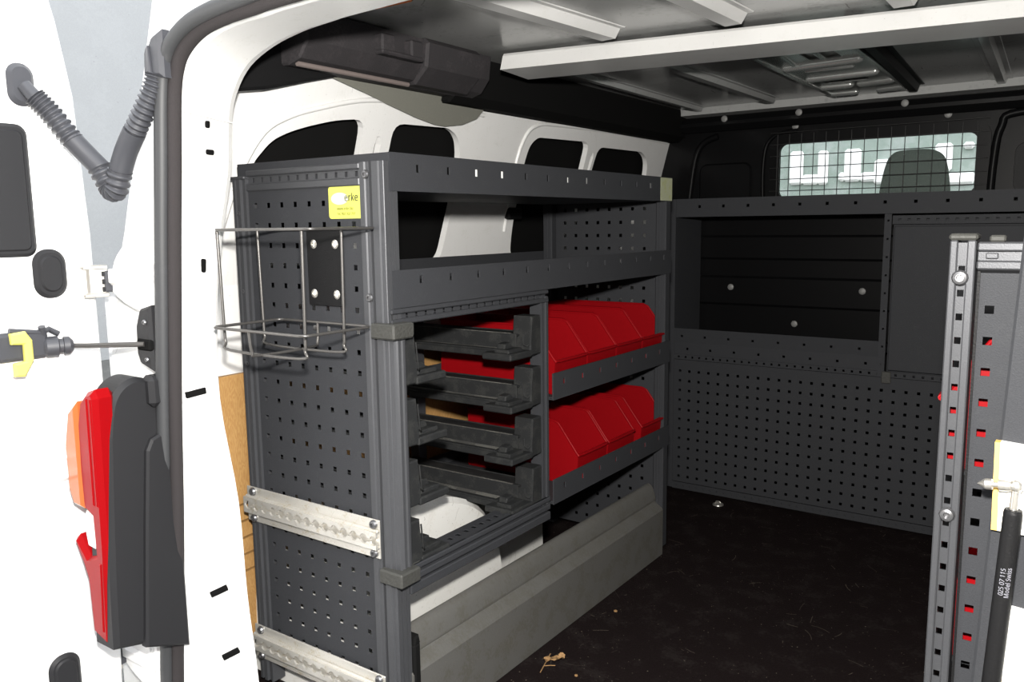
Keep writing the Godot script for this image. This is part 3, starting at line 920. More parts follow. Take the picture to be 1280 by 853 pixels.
# ---------------------------------------------------------------- left rear door
func build_door():
	var d := thing("door_1", Vector3(-0.5, -0.1, 0.6), "white inner face of the opened left rear door", "door", "", "structure")
	var xf := T(Vector3(0, 0, 1), Vector3.UP, Vector3(-1, 0, 0), Vector3(-0.5, 0, 0))   # local (z, y), thickness outwards
	var edge := [0.285, 1.42, 0.263, 1.328, 0.251, 1.254, 0.243, 1.203, 0.241, 1.162, 0.236, 1.05, 0.232, 0.965, 0.23, 0.6, 0.238, 0.2, 0.25, -0.15]
	var outline := V2(edge + [1.0, -0.15, 1.0, 1.42])
	var st := S()
	extrude(st, outline, xf * Transform3D(Basis.IDENTITY, Vector3(0, 0, 0.012)), 0.05, 0.006)
	obj("door_shell", st, M.door, d)
	st = S()
	var inset := V2([0.31, 1.40, 0.29, 1.328, 0.275, 1.25, 0.262, 1.162, 0.255, 0.965, 0.252, 0.6, 0.26, 0.2, 0.27, -0.14, 0.98, -0.14, 0.98, 1.40])
	var pocket := rrect(0.262, 0.815, 0.30, 0.955, 0.012)
	var low := V2([0.262, 0.565, 0.262, 0.66, 0.275, 0.69, 0.31, 0.712, 0.36, 0.722, 0.5, 0.724, 0.9, 0.72, 0.9, 0.545])
	plate(st, inset, [pocket, low], xf, 0.013)
	obj("raised_skin", st, M.door, d)
	st = S()
	tube(st, curve([Vector3(-0.5, 1.35, 0.40), Vector3(-0.5, 1.30, 0.345), Vector3(-0.5, 1.275, 0.325), Vector3(-0.5, 1.262, 0.30)], 4), 0.006, 8)
	box(st, Vector3(-0.506, 0.525, 0.3), Vector3(-0.488, 0.538, 0.9), 0.006)
	obj("pressed_bead", st, M.door, d)
	var cap := func(poly: PackedVector2Array, poly2: PackedVector2Array, lab: String):
		var s2 := S()
		extrude(s2, poly, xf * Transform3D(Basis.IDENTITY, Vector3(0, 0, -0.010)), 0.012, 0.006)
		extrude(s2, poly2, xf * Transform3D(Basis.IDENTITY, Vector3(0, 0, -0.013)), 0.008, 0.003)
		obj("hole_cover", s2, M.plastic, d).set_meta("label", lab)
	cap.call(rrect(0.337, 0.925, 0.43, 1.145, 0.018), rrect(0.347, 0.935, 0.42, 1.135, 0.012), "long dark cover on the upper door")
	cap.call(rrect(0.291, 0.852, 0.348, 0.937, 0.026, 8), rrect(0.301, 0.863, 0.338, 0.926, 0.018, 8), "oval dark cover beside the hinge")
	cap.call(rrect(0.328, 0.10, 0.385, 0.206, 0.026, 8), rrect(0.337, 0.11, 0.376, 0.197, 0.018, 8), "oval dark cover low on the door")
	# tail lamp
	var tl := thing("tail_lamp", Vector3(-0.4, 0.24, 0.26), "red tail lamp in a black housing on the rear pillar", "tail lamp")
	st = S()
	var hs := V2([0.205, 0.215, 0.335, 0.245, 0.332, 0.36, 0.325, 0.50])
	for p in curve([Vector2(0.318, 0.62), Vector2(0.308, 0.675), Vector2(0.29, 0.703), Vector2(0.262, 0.715), Vector2(0.235, 0.706), Vector2(0.216, 0.675), Vector2(0.206, 0.60)], 5): hs.append(p)
	extrude(st, hs, T(Vector3(0, 0, 1), Vector3.UP, Vector3(-1, 0, 0), Vector3(-0.352, 0, 0)), 0.07, 0.008)
	extrude(st, V2([0.20, 0.20, 0.285, 0.232, 0.268, 0.45, 0.256, 0.585, 0.246, 0.604, 0.225, 0.612, 0.20, 0.60]), T(Vector3(0, 0, 1), Vector3.UP, Vector3(-1, 0, 0), Vector3(-0.341, 0, 0)), 0.02, 0.004)
	box(st, Vector3(-0.37, 0.66, 0.205), Vector3(-0.335, 0.715, 0.245), 0.008)
	obj("housing", st, M.plastic, tl)
	st = S()
	var zl := 0.298
	extrude(st, V2([-0.362, 0.705, -0.385, 0.698, -0.405, 0.682, -0.418, 0.64, -0.422, 0.56, -0.421, 0.50, -0.418, 0.488, -0.395, 0.478, -0.394, 0.41, -0.42, 0.402, -0.452, 0.435, -0.466, 0.425, -0.44, 0.385, -0.428, 0.36, -0.424, 0.26, -0.372, 0.245, -0.36, 0.43, -0.356, 0.60, -0.353, 0.69]), faceZ(Vector3(0, 0, zl)), 0.038, 0.008)
	obj("red_lens", st, M.lens_red, tl)
	st = S()
	extrude(st, V2([-0.412, 0.680, -0.440, 0.66, -0.458, 0.60, -0.458, 0.52, -0.445, 0.492, -0.414, 0.49]), faceZ(Vector3(0, 0, zl - 0.004)), 0.046, 0.006)
	obj("amber_lens", st, M.lens_amber, tl)
	st = S()
	extrude(st, V2([-0.396, 0.478, -0.428, 0.486, -0.436, 0.45, -0.428, 0.415, -0.396, 0.412]), faceZ(Vector3(0, 0, zl)), 0.032, 0.006)
	obj("clear_lens", st, M.lens_clear, tl)
	st = S()
	for k in 2:
		st = S()
		extrude(st, V2([-0.362 - k * 0.012, 0.69, -0.368 - k * 0.012, 0.69, -0.374 - k * 0.012, 0.50, -0.366 - k * 0.012, 0.50]), faceZ(Vector3(0, 0, zl + 0.034)), 0.006, 0.003)
		obj("lens_rib", st, M.lens_red, tl)
	for k in 1:
		st = S()
		extrude(st, V2([-0.372 - k * 0.015, 0.40, -0.38 - k * 0.015, 0.40, -0.39 - k * 0.014, 0.27, -0.382 - k * 0.014, 0.27]), faceZ(Vector3(0, 0, zl + 0.034)), 0.006, 0.003)
		obj("lens_rib", st, M.lens_red, tl)
	# hinges
	for lo in [0, 1]:
		var y0 := 0.0 if lo == 0 else -0.745
		var x0 := 0.0 if lo == 0 else -0.06
		st = S()
		var hpoly := PackedVector2Array()
		for p in curve([Vector2(-0.492, 0.866), Vector2(-0.47, 0.915), Vector2(-0.43, 0.945), Vector2(-0.385, 0.948), Vector2(-0.362, 0.928), Vector2(-0.358, 0.89), Vector2(-0.366, 0.86), Vector2(-0.37, 0.835), Vector2(-0.395, 0.822), Vector2(-0.45, 0.836), Vector2(-0.485, 0.855)], 3): hpoly.append(p + Vector2(x0, y0))
		extrude(st, hpoly, faceZ(Vector3(0, 0, 0.205)), 0.014, 0.005)
		box(st, Vector3(-0.49 + x0, 0.868 + y0, 0.213), Vector3(-0.40 + x0, 0.898 + y0, 0.226), 0.006)
		var hg := obj("hinge", st, M.door, d)
		hg.set_meta("label", "upper hinge plate" if lo == 0 else "lower hinge plate")
		st = S()
		box(st, Vector3(-0.508 + x0, 0.856 + y0, 0.205), Vector3(-0.478 + x0, 0.895 + y0, 0.232), 0.003)
		obj("stop_block", st, M.hose, hg)
		for k in 3:
			st = S()
			box(st, Vector3(-0.51 + x0, 0.857 + k * 0.014 + y0, 0.23), Vector3(-0.48 + x0, 0.866 + k * 0.014 + y0, 0.236), 0.001)
			obj("stop_rib", st, M.plastic, hg)
		st = S()
		box(st, Vector3(-0.512 + x0, 0.852 + y0, 0.222), Vector3(-0.482 + x0, 0.902 + y0, 0.262), 0.004)
		box(st, Vector3(-0.50 + x0, 0.898 + y0, 0.225), Vector3(-0.478 + x0, 0.906 + y0, 0.272), 0.002)
		box(st, Vector3(-0.50 + x0, 0.848 + y0, 0.225), Vector3(-0.478 + x0, 0.856 + y0, 0.272), 0.002)
		obj("arm", st, M.zinc, hg)
		for p in [[-0.385, 0.918], [-0.372, 0.881], [-0.385, 0.852]]:
			st = S()
			lathe(st, [Vector2(0.012, 0), Vector2(0.011, 0.002), Vector2(0.008, 0.003), Vector2(0.008, 0.007), Vector2(0.005, 0.008), Vector2(0, 0.008)], along(Vector3.BACK, Vector3(p[0] + x0, p[1] + y0, 0.219)), 8)
			obj("bolt", st, M.door, hg)
	# door check rod
	var ck := thing("door_check", Vector3(-0.43, 0.77, 0.3), "black door check rod with dark latch and pale yellow catch", "door check")
	st = S()
	extrude(st, V2([-0.345, 0.838, -0.378, 0.83, -0.392, 0.80, -0.394, 0.75, -0.385, 0.732, -0.345, 0.720]), faceZ(Vector3(0, 0, 0.212)), 0.02, 0.005)
	obj("pillar_bracket", st, M.plastic, ck)
	st = S()
	box(st, Vector3(-0.385, 0.758, 0.224), Vector3(-0.345, 0.778, 0.236), 0.003)
	obj("rod_socket", st, M.skin_black, ck)
	for y in [0.808, 0.742]: bolt(ck, Vector3(-0.36, y, 0.232), Vector3.BACK, 0.005)
	st = S()
	tube(st, [Vector3(-0.485, 0.768, 0.315), Vector3(-0.45, 0.767, 0.285), Vector3(-0.40, 0.768, 0.252), Vector3(-0.36, 0.770, 0.235)], 0.0046, 10)
	obj("rod", st, M.wire, ck)
	st = S()
	box(st, Vector3(-0.5, 0.752, 0.34), Vector3(-0.478, 0.80, 0.46), 0.006)
	lathe(st, [Vector2(0, 0), Vector2(0.015, 0), Vector2(0.018, 0.004), Vector2(0.018, 0.022), Vector2(0.013, 0.024), Vector2(0.013, 0.03), Vector2(0.016, 0.031), Vector2(0.016, 0.04), Vector2(0.009, 0.046), Vector2(0, 0.046)], along(Vector3(0.35, 0, -1), Vector3(-0.488, 0.769, 0.345)), 14)
	tube(st, [Vector3(-0.484, 0.803, 0.40), Vector3(-0.482, 0.795, 0.35), Vector3(-0.486, 0.80, 0.335), Vector3(-0.484, 0.79, 0.32)], 0.005, 8)
	tube(st, [Vector3(-0.484, 0.788, 0.345), Vector3(-0.478, 0.806, 0.35)], 0.006, 8)
	obj("latch_body", st, M.hose, ck)
	st = S()
	extrude(st, V2([0.382, 0.802, 0.406, 0.80, 0.405, 0.782, 0.386, 0.78, 0.386, 0.752, 0.404, 0.75, 0.404, 0.728, 0.388, 0.726, 0.372, 0.752, 0.372, 0.786]), T(Vector3(0, 0, 1), Vector3.UP, Vector3(1, 0, 0), Vector3(-0.476, 0, 0)), 0.012, 0.003)
	obj("catch", st, M.catch, ck)
	# cable hose
	var hz := thing("cable_hose", Vector3(-0.42, 1.02, 0.27), "dark corrugated cable hose looping between door and pillar", "cable hose")
	st = S()
	extrude(st, rrect(0.318, 1.175, 0.362, 1.245, 0.021, 8), xf * Transform3D(Basis.IDENTITY, Vector3(0, 0, -0.012)), 0.014, 0.007)
	obj("door_grommet", st, M.hose, hz)
	var sleeve := func(called: String, pts: Array, r: float, ribs: bool):
		var length := 0.0
		for i in pts.size() - 1: length += pts[i].distance_to(pts[i + 1])
		var sub: int = maxi(4, int(length / 0.0019 / (pts.size() - 1)))
		var p := curve(pts, sub)
		var rad := []
		for i in p.size(): rad.append(r * (1.1 if i % 4 < 2 else 0.86) if ribs else r)
		var s2 := S()
		tube(s2, p, rad, 14)
		obj(called, s2, M.hose, hz)
	sleeve.call("grommet_neck", [Vector3(-0.488, 1.208, 0.338), Vector3(-0.474, 1.186, 0.326)], 0.012, false)
	sleeve.call("corrugated_sleeve", [Vector3(-0.476, 1.190, 0.328), Vector3(-0.463, 1.163, 0.309), Vector3(-0.442, 1.118, 0.287)], 0.0165, true)
	sleeve.call("smooth_sleeve", [Vector3(-0.444, 1.122, 0.289), Vector3(-0.428, 1.094, 0.272), Vector3(-0.412, 1.070, 0.258)], 0.0172, false)
	sleeve.call("corrugated_sleeve", [Vector3(-0.415, 1.074, 0.260), Vector3(-0.404, 1.046, 0.252), Vector3(-0.397, 1.036, 0.25), Vector3(-0.388, 1.040, 0.248), Vector3(-0.376, 1.068, 0.246)], 0.0185, true)
	sleeve.call("smooth_sleeve", [Vector3(-0.379, 1.062, 0.246), Vector3(-0.360, 1.098, 0.243), Vector3(-0.334, 1.130, 0.240)], 0.0185, false)
	sleeve.call("corrugated_sleeve", [Vector3(-0.336, 1.128, 0.240), Vector3(-0.312, 1.158, 0.236), Vector3(-0.293, 1.193, 0.228), Vector3(-0.286, 1.218, 0.222)], 0.0165, true)
	st = S()
	extrude(st, V2([-0.302, 1.215, -0.30, 1.255, -0.282, 1.277, -0.255, 1.285, -0.255, 1.21]), faceZ(Vector3(0, 0, 0.21)), 0.024, 0.006)
	extrude(st, V2([-0.296, 1.218, -0.293, 1.25, -0.285, 1.262, -0.28, 1.218]), faceZ(Vector3(0, 0, 0.23)), 0.01, 0.003)
	obj("pillar_connector", st, M.hose, hz)

# ---------------------------------------------------------------- left shelving unit
func post(x1: float, flip: bool, z: float) -> PackedVector2Array:
	# grooved extrusion, its outer corner at (x1, z); flip puts the corner on the other side
	var p := V2([-0.058, 0.0, -0.052, 0.0, -0.050, 0.004, -0.043, 0.004, -0.041, 0.0015, -0.034, 0.0015, -0.033, 0.004, -0.031, 0.004, -0.031, -0.007, -0.025, -0.007, -0.025, 0.004, -0.011, 0.004, -0.009, 0.001, -0.001, 0.001, 0.0, 0.0, 0.0, -0.008, -0.003, -0.008, -0.003, -0.012, 0.0, -0.012, 0.0, -0.020, -0.003, -0.020, -0.003, -0.024, 0.0, -0.024, 0.0, -0.032, -0.058, -0.032])
	for i in p.size():
		if flip: p[i].x = -p[i].x
		p[i] += Vector2(x1, z)
	return p

func upright() -> Transform3D: return T(Vector3(1, 0, 0), Vector3(0, 0, 1), Vector3(0, 1, 0), Vector3.ZERO)

const L := 1.147
func build_left_unit():
	var u := thing("shelving_unit", Vector3(-0.205, 0.0, -0.57), "charcoal steel shelving unit with perforated end along the left wall", "shelving unit")
	var st: SurfaceTool
	var X := Basis.IDENTITY
	var pitch := 0.038
	# end panel
	st = S()
	perf(st, faceZ(Vector3(-0.374, 0.06, -0.004)), 0.318, 0.985, 0.0016, steps(0.374 - 0.3455, pitch, 8), steps(0.137 - 0.06, pitch, 24), 0.0048, 0.0048)
	var ep := obj("end_panel", st, M.coat, u)
	# posts
	st = S()
	extrude(st, post(0.0, false, 0.0), upright() * Transform3D(X, Vector3(0, 0, 0.02)), 1.058)
	obj("corner_post", st, M.post, u)
	st = S()
	extrude(st, V2([-0.411, -0.03, -0.411, -0.004, -0.405, 0.002, -0.398, 0.002, -0.397, -0.004, -0.391, -0.004, -0.390, 0.004, -0.381, 0.004, -0.380, -0.002, -0.371, -0.002, -0.370, 0.002, -0.366, 0.002, -0.366, -0.03]), upright() * Transform3D(X, Vector3(0, 0, 0.02)), 1.045)
	obj("corner_post", st, M.post, u)
	st = S()
	box(st, Vector3(-0.416, 1.062, -0.032), Vector3(-0.364, 1.068, 0.006), 0.002)
	obj("post_cap", st, M.post, u)
	for x in [-0.41, -0.032]:
		st = S()
		box(st, Vector3(x, 0.02, -L - 0.002), Vector3(x + 0.032, 1.07, -L + 0.03), 0.003)
		box(st, Vector3(x + 0.012, 0.02, -L + 0.03), Vector3(x + 0.020, 1.07, -L + 0.033), 0.001)
		obj("rear_post", st, M.coat, u)
	# header rail over the end panel
	st = S()
	box(st, Vector3(-0.366, 1.067, -0.02), Vector3(-0.058, 1.078, 0.001), 0.002)
	box(st, Vector3(-0.366, 1.039, -0.02), Vector3(-0.058, 1.053, 0.001), 0.002)
	perf(st, faceZ(Vector3(-0.366, 1.05, -0.006)), 0.308, 0.018, 0.0015, steps(0.015, 0.0255, 12), [0.0095], 0.0035, 0.0045)
	box(st, Vector3(-0.366, 1.05, -0.02), Vector3(-0.058, 1.07, -0.014))
	obj("header_rail", st, M.post, u)
	# far end panel
	st = S()
	perf(st, faceZ(Vector3(-0.38, 0.03, -L + 0.004)), 0.35, 1.0, 0.0016, steps(0.0345, pitch, 8), steps(0.03, pitch, 26), 0.0048, 0.0048)
	obj("far_end_panel", st, M.coat, u)
	# trays
	tray(u, "top_shelf", 1.028, 1.093, 1.032, 0.0, -L, steps(0.083, 0.0845, 13), -0.037, true)
	tray(u, "tray_shelf", 0.827, 0.893, 0.836, 0.0, -L, steps(0.084, 0.0845, 13), -0.031, true)
	tray(u, "bin_shelf", 0.572, 0.634, 0.579, -0.51, -L, steps(0.06, 0.085, 7), -0.036, false)
	tray(u, "bin_shelf", 0.326, 0.385, 0.333, -0.51, -L, steps(0.06, 0.085, 7), -0.036, false)
	# end lip of the top shelf
	st = S()
	box(st, Vector3(-0.408, 1.032, -0.016), Vector3(-0.0, 1.093, -0.013), 0.001)
	obj("shelf_end_lip", st, M.coat, u)
	st = S()
	extrude(st, rrect(1.072, 1.0295, 1.146, 1.0915, 0.002), faceX(Vector3(0.0032, 0, 0)), 0.0006)
	obj("tape_patch", st, M.tape, u).set_meta("label", "pale yellow green tape on the end of the top lip")
	for p in [[0.251, 1.0675], [0.335, 1.0675], [0.586, 1.066]]:
		st = S()
		extrude(st, rrect(p[0] - 0.006, p[1] - 0.007, p[0] + 0.006, p[1] + 0.007, 0.001), faceX(Vector3(0.0, 0, 0)), 0.001)
		obj("hole_plug", st, M.laminate, u).set_meta("label", "white plug in a lip hole")
	# case rack frame
	st = S()
	extrude(st, V2([0.0, 0.0, 0.010, 0.0, 0.012, -0.003, 0.009, -0.006, 0.012, -0.009, 0.012, -0.013, 0.009, -0.015, 0.009, -0.019, 0.012, -0.021, 0.012, -0.026, 0.010, -0.03, -0.02, -0.03, -0.02, -0.028, 0.0, -0.028]), upright() * Transform3D(X, Vector3(0, 0, 0.35)), 0.43)
	obj("rack_post", st, M.post, u)
	st = S()
	box(st, Vector3(-0.025, 0.32, -0.506), Vector3(0.002, 0.812, -0.494), 0.002)
	box(st, Vector3(-0.025, 0.32, -0.490), Vector3(0.0, 0.806, -0.480), 0.002)
	perf(st, faceZ(Vector3(-0.03, 0.32, -0.4785)), 0.03, 0.49, 0.0015, [0.016], steps(0.02, 0.038, 13), 0.004, 0.004)
	obj("rack_post", st, M.coat, u)
	st = S()
	box(st, Vector3(-0.03, 0.817, -0.504), Vector3(0.004, 0.826, -0.004), 0.002)
	box(st, Vector3(-0.03, 0.798, -0.504), Vector3(0.004, 0.808, -0.004), 0.002)
	perf(st, faceX(Vector3(-0.003, 0.806, -0.01)), 0.49, 0.013, 0.002, steps(0.015, 0.0255, 19), [0.006], 0.0035, 0.0035)
	box(st, Vector3(-0.03, 0.806, -0.504), Vector3(-0.02, 0.82, -0.01))
	obj("rack_top_rail", st, M.coat, u)
	st = S()
	perf(st, T(Vector3(0, 0, -1), Vector3(-1, 0, 0), Vector3.UP, Vector3(0.004, 0.352, -0.03)), 0.475, 0.05, 0.002, steps(0.02, 0.0255, 18), [0.027], 0.006, 0.006)
	box(st, Vector3(-0.046, 0.30, -0.504), Vector3(-0.042, 0.35, -0.03), 0.001)
	box(st, Vector3(-0.003, 0.341, -0.504), Vector3(0.006, 0.352, -0.03), 0.002)
	box(st, Vector3(-0.003, 0.322, -0.504), Vector3(0.006, 0.335, -0.03), 0.002)
	box(st, Vector3(-0.003, 0.298, -0.504), Vector3(0.006, 0.317, -0.03), 0.002)
	box(st, Vector3(-0.02, 0.30, -0.504), Vector3(-0.003, 0.345, -0.03))
	obj("rack_bottom_rail", st, M.coat, u)
	for y in [0.776, 0.33]:
		st = S()
		box(st, Vector3(-0.03, y, -0.036), Vector3(0.026, y + 0.027, 0.016), 0.003)
		box(st, Vector3(-0.03, y - 0.002, -0.064), Vector3(0.002, y + 0.024, -0.034), 0.003)
		obj("corner_clip", st, M.cap, u)
	st = S()
	box(st, Vector3(-0.03, 0.0, -0.052), Vector3(0.006, 0.198, -0.033), 0.004)
	extrude(st, V2([-0.052, 0.196, -0.034, 0.196, -0.036, 0.212, -0.048, 0.214]), T(Vector3(0, 0, 1), Vector3.UP, Vector3(1, 0, 0), Vector3(-0.02, 0, 0)), 0.026, 0.003)
	obj("foot_block", st, M.skin_black, u)
	# case runners
	for k in 4:
		runner(u, 0.70 - k * 0.1135, false)
		runner(u, 0.70 - k * 0.1135, true)
	for x in [-0.40]:
		st = S()
		box(st, Vector3(x, 0.30, -0.51), Vector3(x + 0.03, 0.83, -0.48), 0.002)
		obj("rack_rear_post", st, M.coat, u)
		st = S()
		box(st, Vector3(x, 0.30, -0.06), Vector3(x + 0.03, 0.83, -0.03), 0.002)
		obj("rack_rear_post", st, M.coat, u)
	# aluminium kick panel
	st = S()
	var kp := PackedVector2Array()
	for p in curve([Vector2(-0.06, 0.178), Vector2(-0.056, 0.2), Vector2(-0.046, 0.21), Vector2(-0.034, 0.204), Vector2(-0.026, 0.188), Vector2(-0.021, 0.168)], 4): kp.append(p)
	for p in [[-0.021, 0.163], [-0.023, 0.160], [-0.021, 0.157], [0.0, 0.143], [0.003, 0.138], [0.003, 0.002], [-0.01, 0.002], [-0.012, 0.132], [-0.05, 0.16]]: kp.append(Vector2(p[0], p[1]))
	extrude(st, kp, T(Vector3(1, 0, 0), Vector3.UP, Vector3(0, 0, -1), Vector3(0, 0, -0.03)), 1.085)
	obj("kick_panel", st, M.kick, u)
	# lashing rails
	for y in [0.371, 0.070]:
		rail(u, y)
	for p in [[-0.038, 1.057], [-0.038, 0.846]]: bolt(u, Vector3(p[0], p[1], 0.004), Vector3.BACK, 0.0075)
	for p in [[-0.388, 0.997], [-0.388, 0.845], [-0.388, 0.70]]: bolt(u, Vector3(p[0], p[1], 0.0), Vector3.BACK, 0.006)
	# sticker
	st = S()
	extrude(st, rrect(-0.140, 0.983, -0.054, 1.040, 0.006), faceZ(Vector3(0, 0, -0.004)), 0.0008)
	var sk := obj("sticker", st, M.yellow, u)
	sk.set_meta("label", "bright yellow square sticker with dark lettering")
	st = S()
	var el := PackedVector2Array()
	for k in 28: el.append(Vector2(-0.112 + 0.0215 * cos(TAU * k / 28), 1.018 + 0.0105 * sin(TAU * k / 28)))
	extrude(st, el, faceZ(Vector3(0, 0, -0.0032)), 0.0003)
	obj("white_oval", st, M.white_print, sk)
	for t in [["erke", 0.0175, Vector3(-0.0825, 1.0195, -0.0023), M.ink], ["www.erke.biz", 0.0068, Vector3(-0.0985, 1.0005, -0.0028), M.ink_soft], ["Tel. 902 302 707", 0.0062, Vector3(-0.0965, 0.9915, -0.0028), M.ink_soft]]:
		lettering(sk, t[0], t[1], Transform3D(Basis.IDENTITY, t[2]), t[3])

func lettering(parent: Node, text: String, height: float, xf: Transform3D, m: Material):
	var tm := TextMesh.new()
	var f := SystemFont.new()
	f.font_names = PackedStringArray(["Droid Sans"])
	tm.font = f
	tm.text = text
	tm.font_size = 32
	tm.pixel_size = height / 32.0
	tm.depth = 0.0004
	tm.material = m
	var o := MeshInstance3D.new()
	o.mesh = tm
	o.name = numbered(parent, "lettering")
	parent.add_child(o, true)
	o.transform = xf

func tray(u: Node3D, called: String, y0: float, y1: float, yf: float, z0: float, z1: float, xs: Array, yh: float, back: bool):
	var st := S()
	var w := z0 - z1
	box(st, Vector3(-0.408, yf - 0.003, z1), Vector3(0.0, yf, z0 - 0.014))
	perf(st, faceX(Vector3(0.003, y0, z0 - 0.012)), w - 0.012, y1 - y0, 0.003, xs.map(func(x): return x - 0.012), [y1 - y0 + yh + 0.012], 0.0042, 0.0068)
	box(st, Vector3(-0.012, y0, z1), Vector3(0.0, y0 + 0.003, z0 - 0.014))
	box(st, Vector3(-0.41, yf, z1), Vector3(-0.407, y1 - 0.005 if back else yf + 0.03, z0 - 0.014), 0.0005)
	obj(called, st, M.coat, u)

func runner(u: Node3D, yl: float, left: bool):
	# glass fibre case runner: wall, ledge, front upright and snap clip; left ones are mirrored
	var zz := func(z: float) -> float: return (-0.030 - z) if left else (-0.478 + z)
	var bb := func(st: SurfaceTool, x0, x1, y0, y1, z0, z1, bev):
		box(st, Vector3(x0, yl + y0, minf(zz.call(z0), zz.call(z1))), Vector3(x1, yl + y1, maxf(zz.call(z0), zz.call(z1))), bev)
	var st := S()
	bb.call(st, -0.385, -0.03, -0.004, 0.034, 0.0, 0.004, 0.001)
	bb.call(st, -0.385, -0.03, -0.004, 0.034, 0.050, 0.054, 0.001)
	bb.call(st, -0.385, -0.03, 0.028, 0.032, 0.0, 0.053, 0.001)
	bb.call(st, -0.385, -0.02, -0.014, 0.0, 0.0, 0.092, 0.002)
	bb.call(st, -0.385, -0.06, 0.0, 0.004, 0.080, 0.092, 0.001)
	var up := V2([0.0, -0.014, 0.044, -0.014, 0.036, 0.072, 0.0, 0.072])
	for i in up.size(): up[i] = Vector2(zz.call(up[i].x), up[i].y + yl)
	extrude(st, up, T(Vector3(0, 0, 1), Vector3.UP, Vector3(-1, 0, 0), Vector3(0.0, 0, 0)), 0.05, 0.003)
	bb.call(st, -0.075, 0.002, -0.016, -0.001, 0.036, 0.120, 0.003)
	var r := obj("case_runner", st, M.runner, u)
	st = S()
	bb.call(st, -0.38, -0.045, 0.0338, 0.0348, 0.0498, 0.0542, 0.0)
	bb.call(st, -0.38, -0.078, -0.0004, 0.0012, 0.056, 0.079, 0.0)
	obj("dust_line", st, M.dust, r).set_meta("label", "pale dust along the runner edge and channel")
	st = S()
	bb.call(st, -0.05, -0.012, -0.003, 0.006, 0.055, 0.108, 0.002)
	var wedge := V2([0.06, 0.0, 0.10, 0.0, 0.094, 0.016, 0.074, 0.018])
	for i in wedge.size(): wedge[i] = Vector2(zz.call(wedge[i].x), wedge[i].y + yl)
	extrude(st, wedge, T(Vector3(0, 0, 1), Vector3.UP, Vector3(-1, 0, 0), Vector3(-0.03, 0, 0)), 0.022, 0.002)
	obj("snap_clip", st, M.runner, r)
	st = S()
	tube(st, [Vector3(0.0005, yl + 0.062, zz.call(0.037)), Vector3(0.0005, yl + 0.015, zz.call(0.042)), Vector3(-0.004, yl + 0.008, zz.call(0.05)), Vector3(-0.012, yl + 0.012, zz.call(0.052)), Vector3(-0.014, yl + 0.028, zz.call(0.05))], 0.0016, 6)
	obj("guide_hook", st, M.runner, r)

func rail(u: Node3D, y: float):
	var st := S()
	var x0 := -0.409
	var w := 0.376
	box(st, Vector3(x0, y, 0.004), Vector3(x0 + w, y + 0.073, 0.0075), 0.001)
	box(st, Vector3(x0, y + 0.050, 0.0075), Vector3(x0 + w, y + 0.056, 0.013), 0.002)
	box(st, Vector3(x0, y + 0.017, 0.0075), Vector3(x0 + w, y + 0.023, 0.013), 0.002)
	var slot := V2([x0 + 0.004, y + 0.0335, x0 + w - 0.004, y + 0.0335, x0 + w - 0.004, y + 0.0395, x0 + 0.004, y + 0.0395])
	var shape := slot
	for k in 15:
		var m := Geometry2D.merge_polygons(shape, circle(Vector2(x0 + 0.014 + k * 0.0254, y + 0.0365), 0.0092, 14))
		shape = m[0]
	var frame := V2([x0, y + 0.020, x0 + w, y + 0.020, x0 + w, y + 0.053, x0, y + 0.053])
	# upper and lower scalloped lips
	var pcs: Array = Geometry2D.clip_polygons(frame, shape)
	if pcs.size() == 2 and Geometry2D.is_polygon_clockwise(pcs[1]) != Geometry2D.is_polygon_clockwise(pcs[0]):
		var half := V2([x0 - 1, y + 0.0365, x0 + w + 1, y + 0.0365, x0 + w + 1, y + 1, x0 - 1, y + 1])
		pcs = Geometry2D.clip_polygons(Geometry2D.intersect_polygons(frame, half)[0], shape)
		pcs.append_array(Geometry2D.clip_polygons(Geometry2D.clip_polygons(frame, half)[0], shape))
	for p in pcs: extrude(st, p, faceZ(Vector3(0, 0, 0.0135)), 0.004)
	box(st, Vector3(x0, y + 0.020, 0.0075), Vector3(x0 + w, y + 0.023, 0.0135))
	box(st, Vector3(x0, y + 0.050, 0.0075), Vector3(x0 + w, y + 0.053, 0.0135))
	var r := obj("lashing_rail", st, M.alu, u)
	for p in [[-0.388, 0.064], [-0.388, 0.008], [-0.046, 0.064], [-0.046, 0.010]]:
		var b = bolt(u, Vector3(p[0], y + p[1], 0.008), Vector3.BACK, 0.0085)

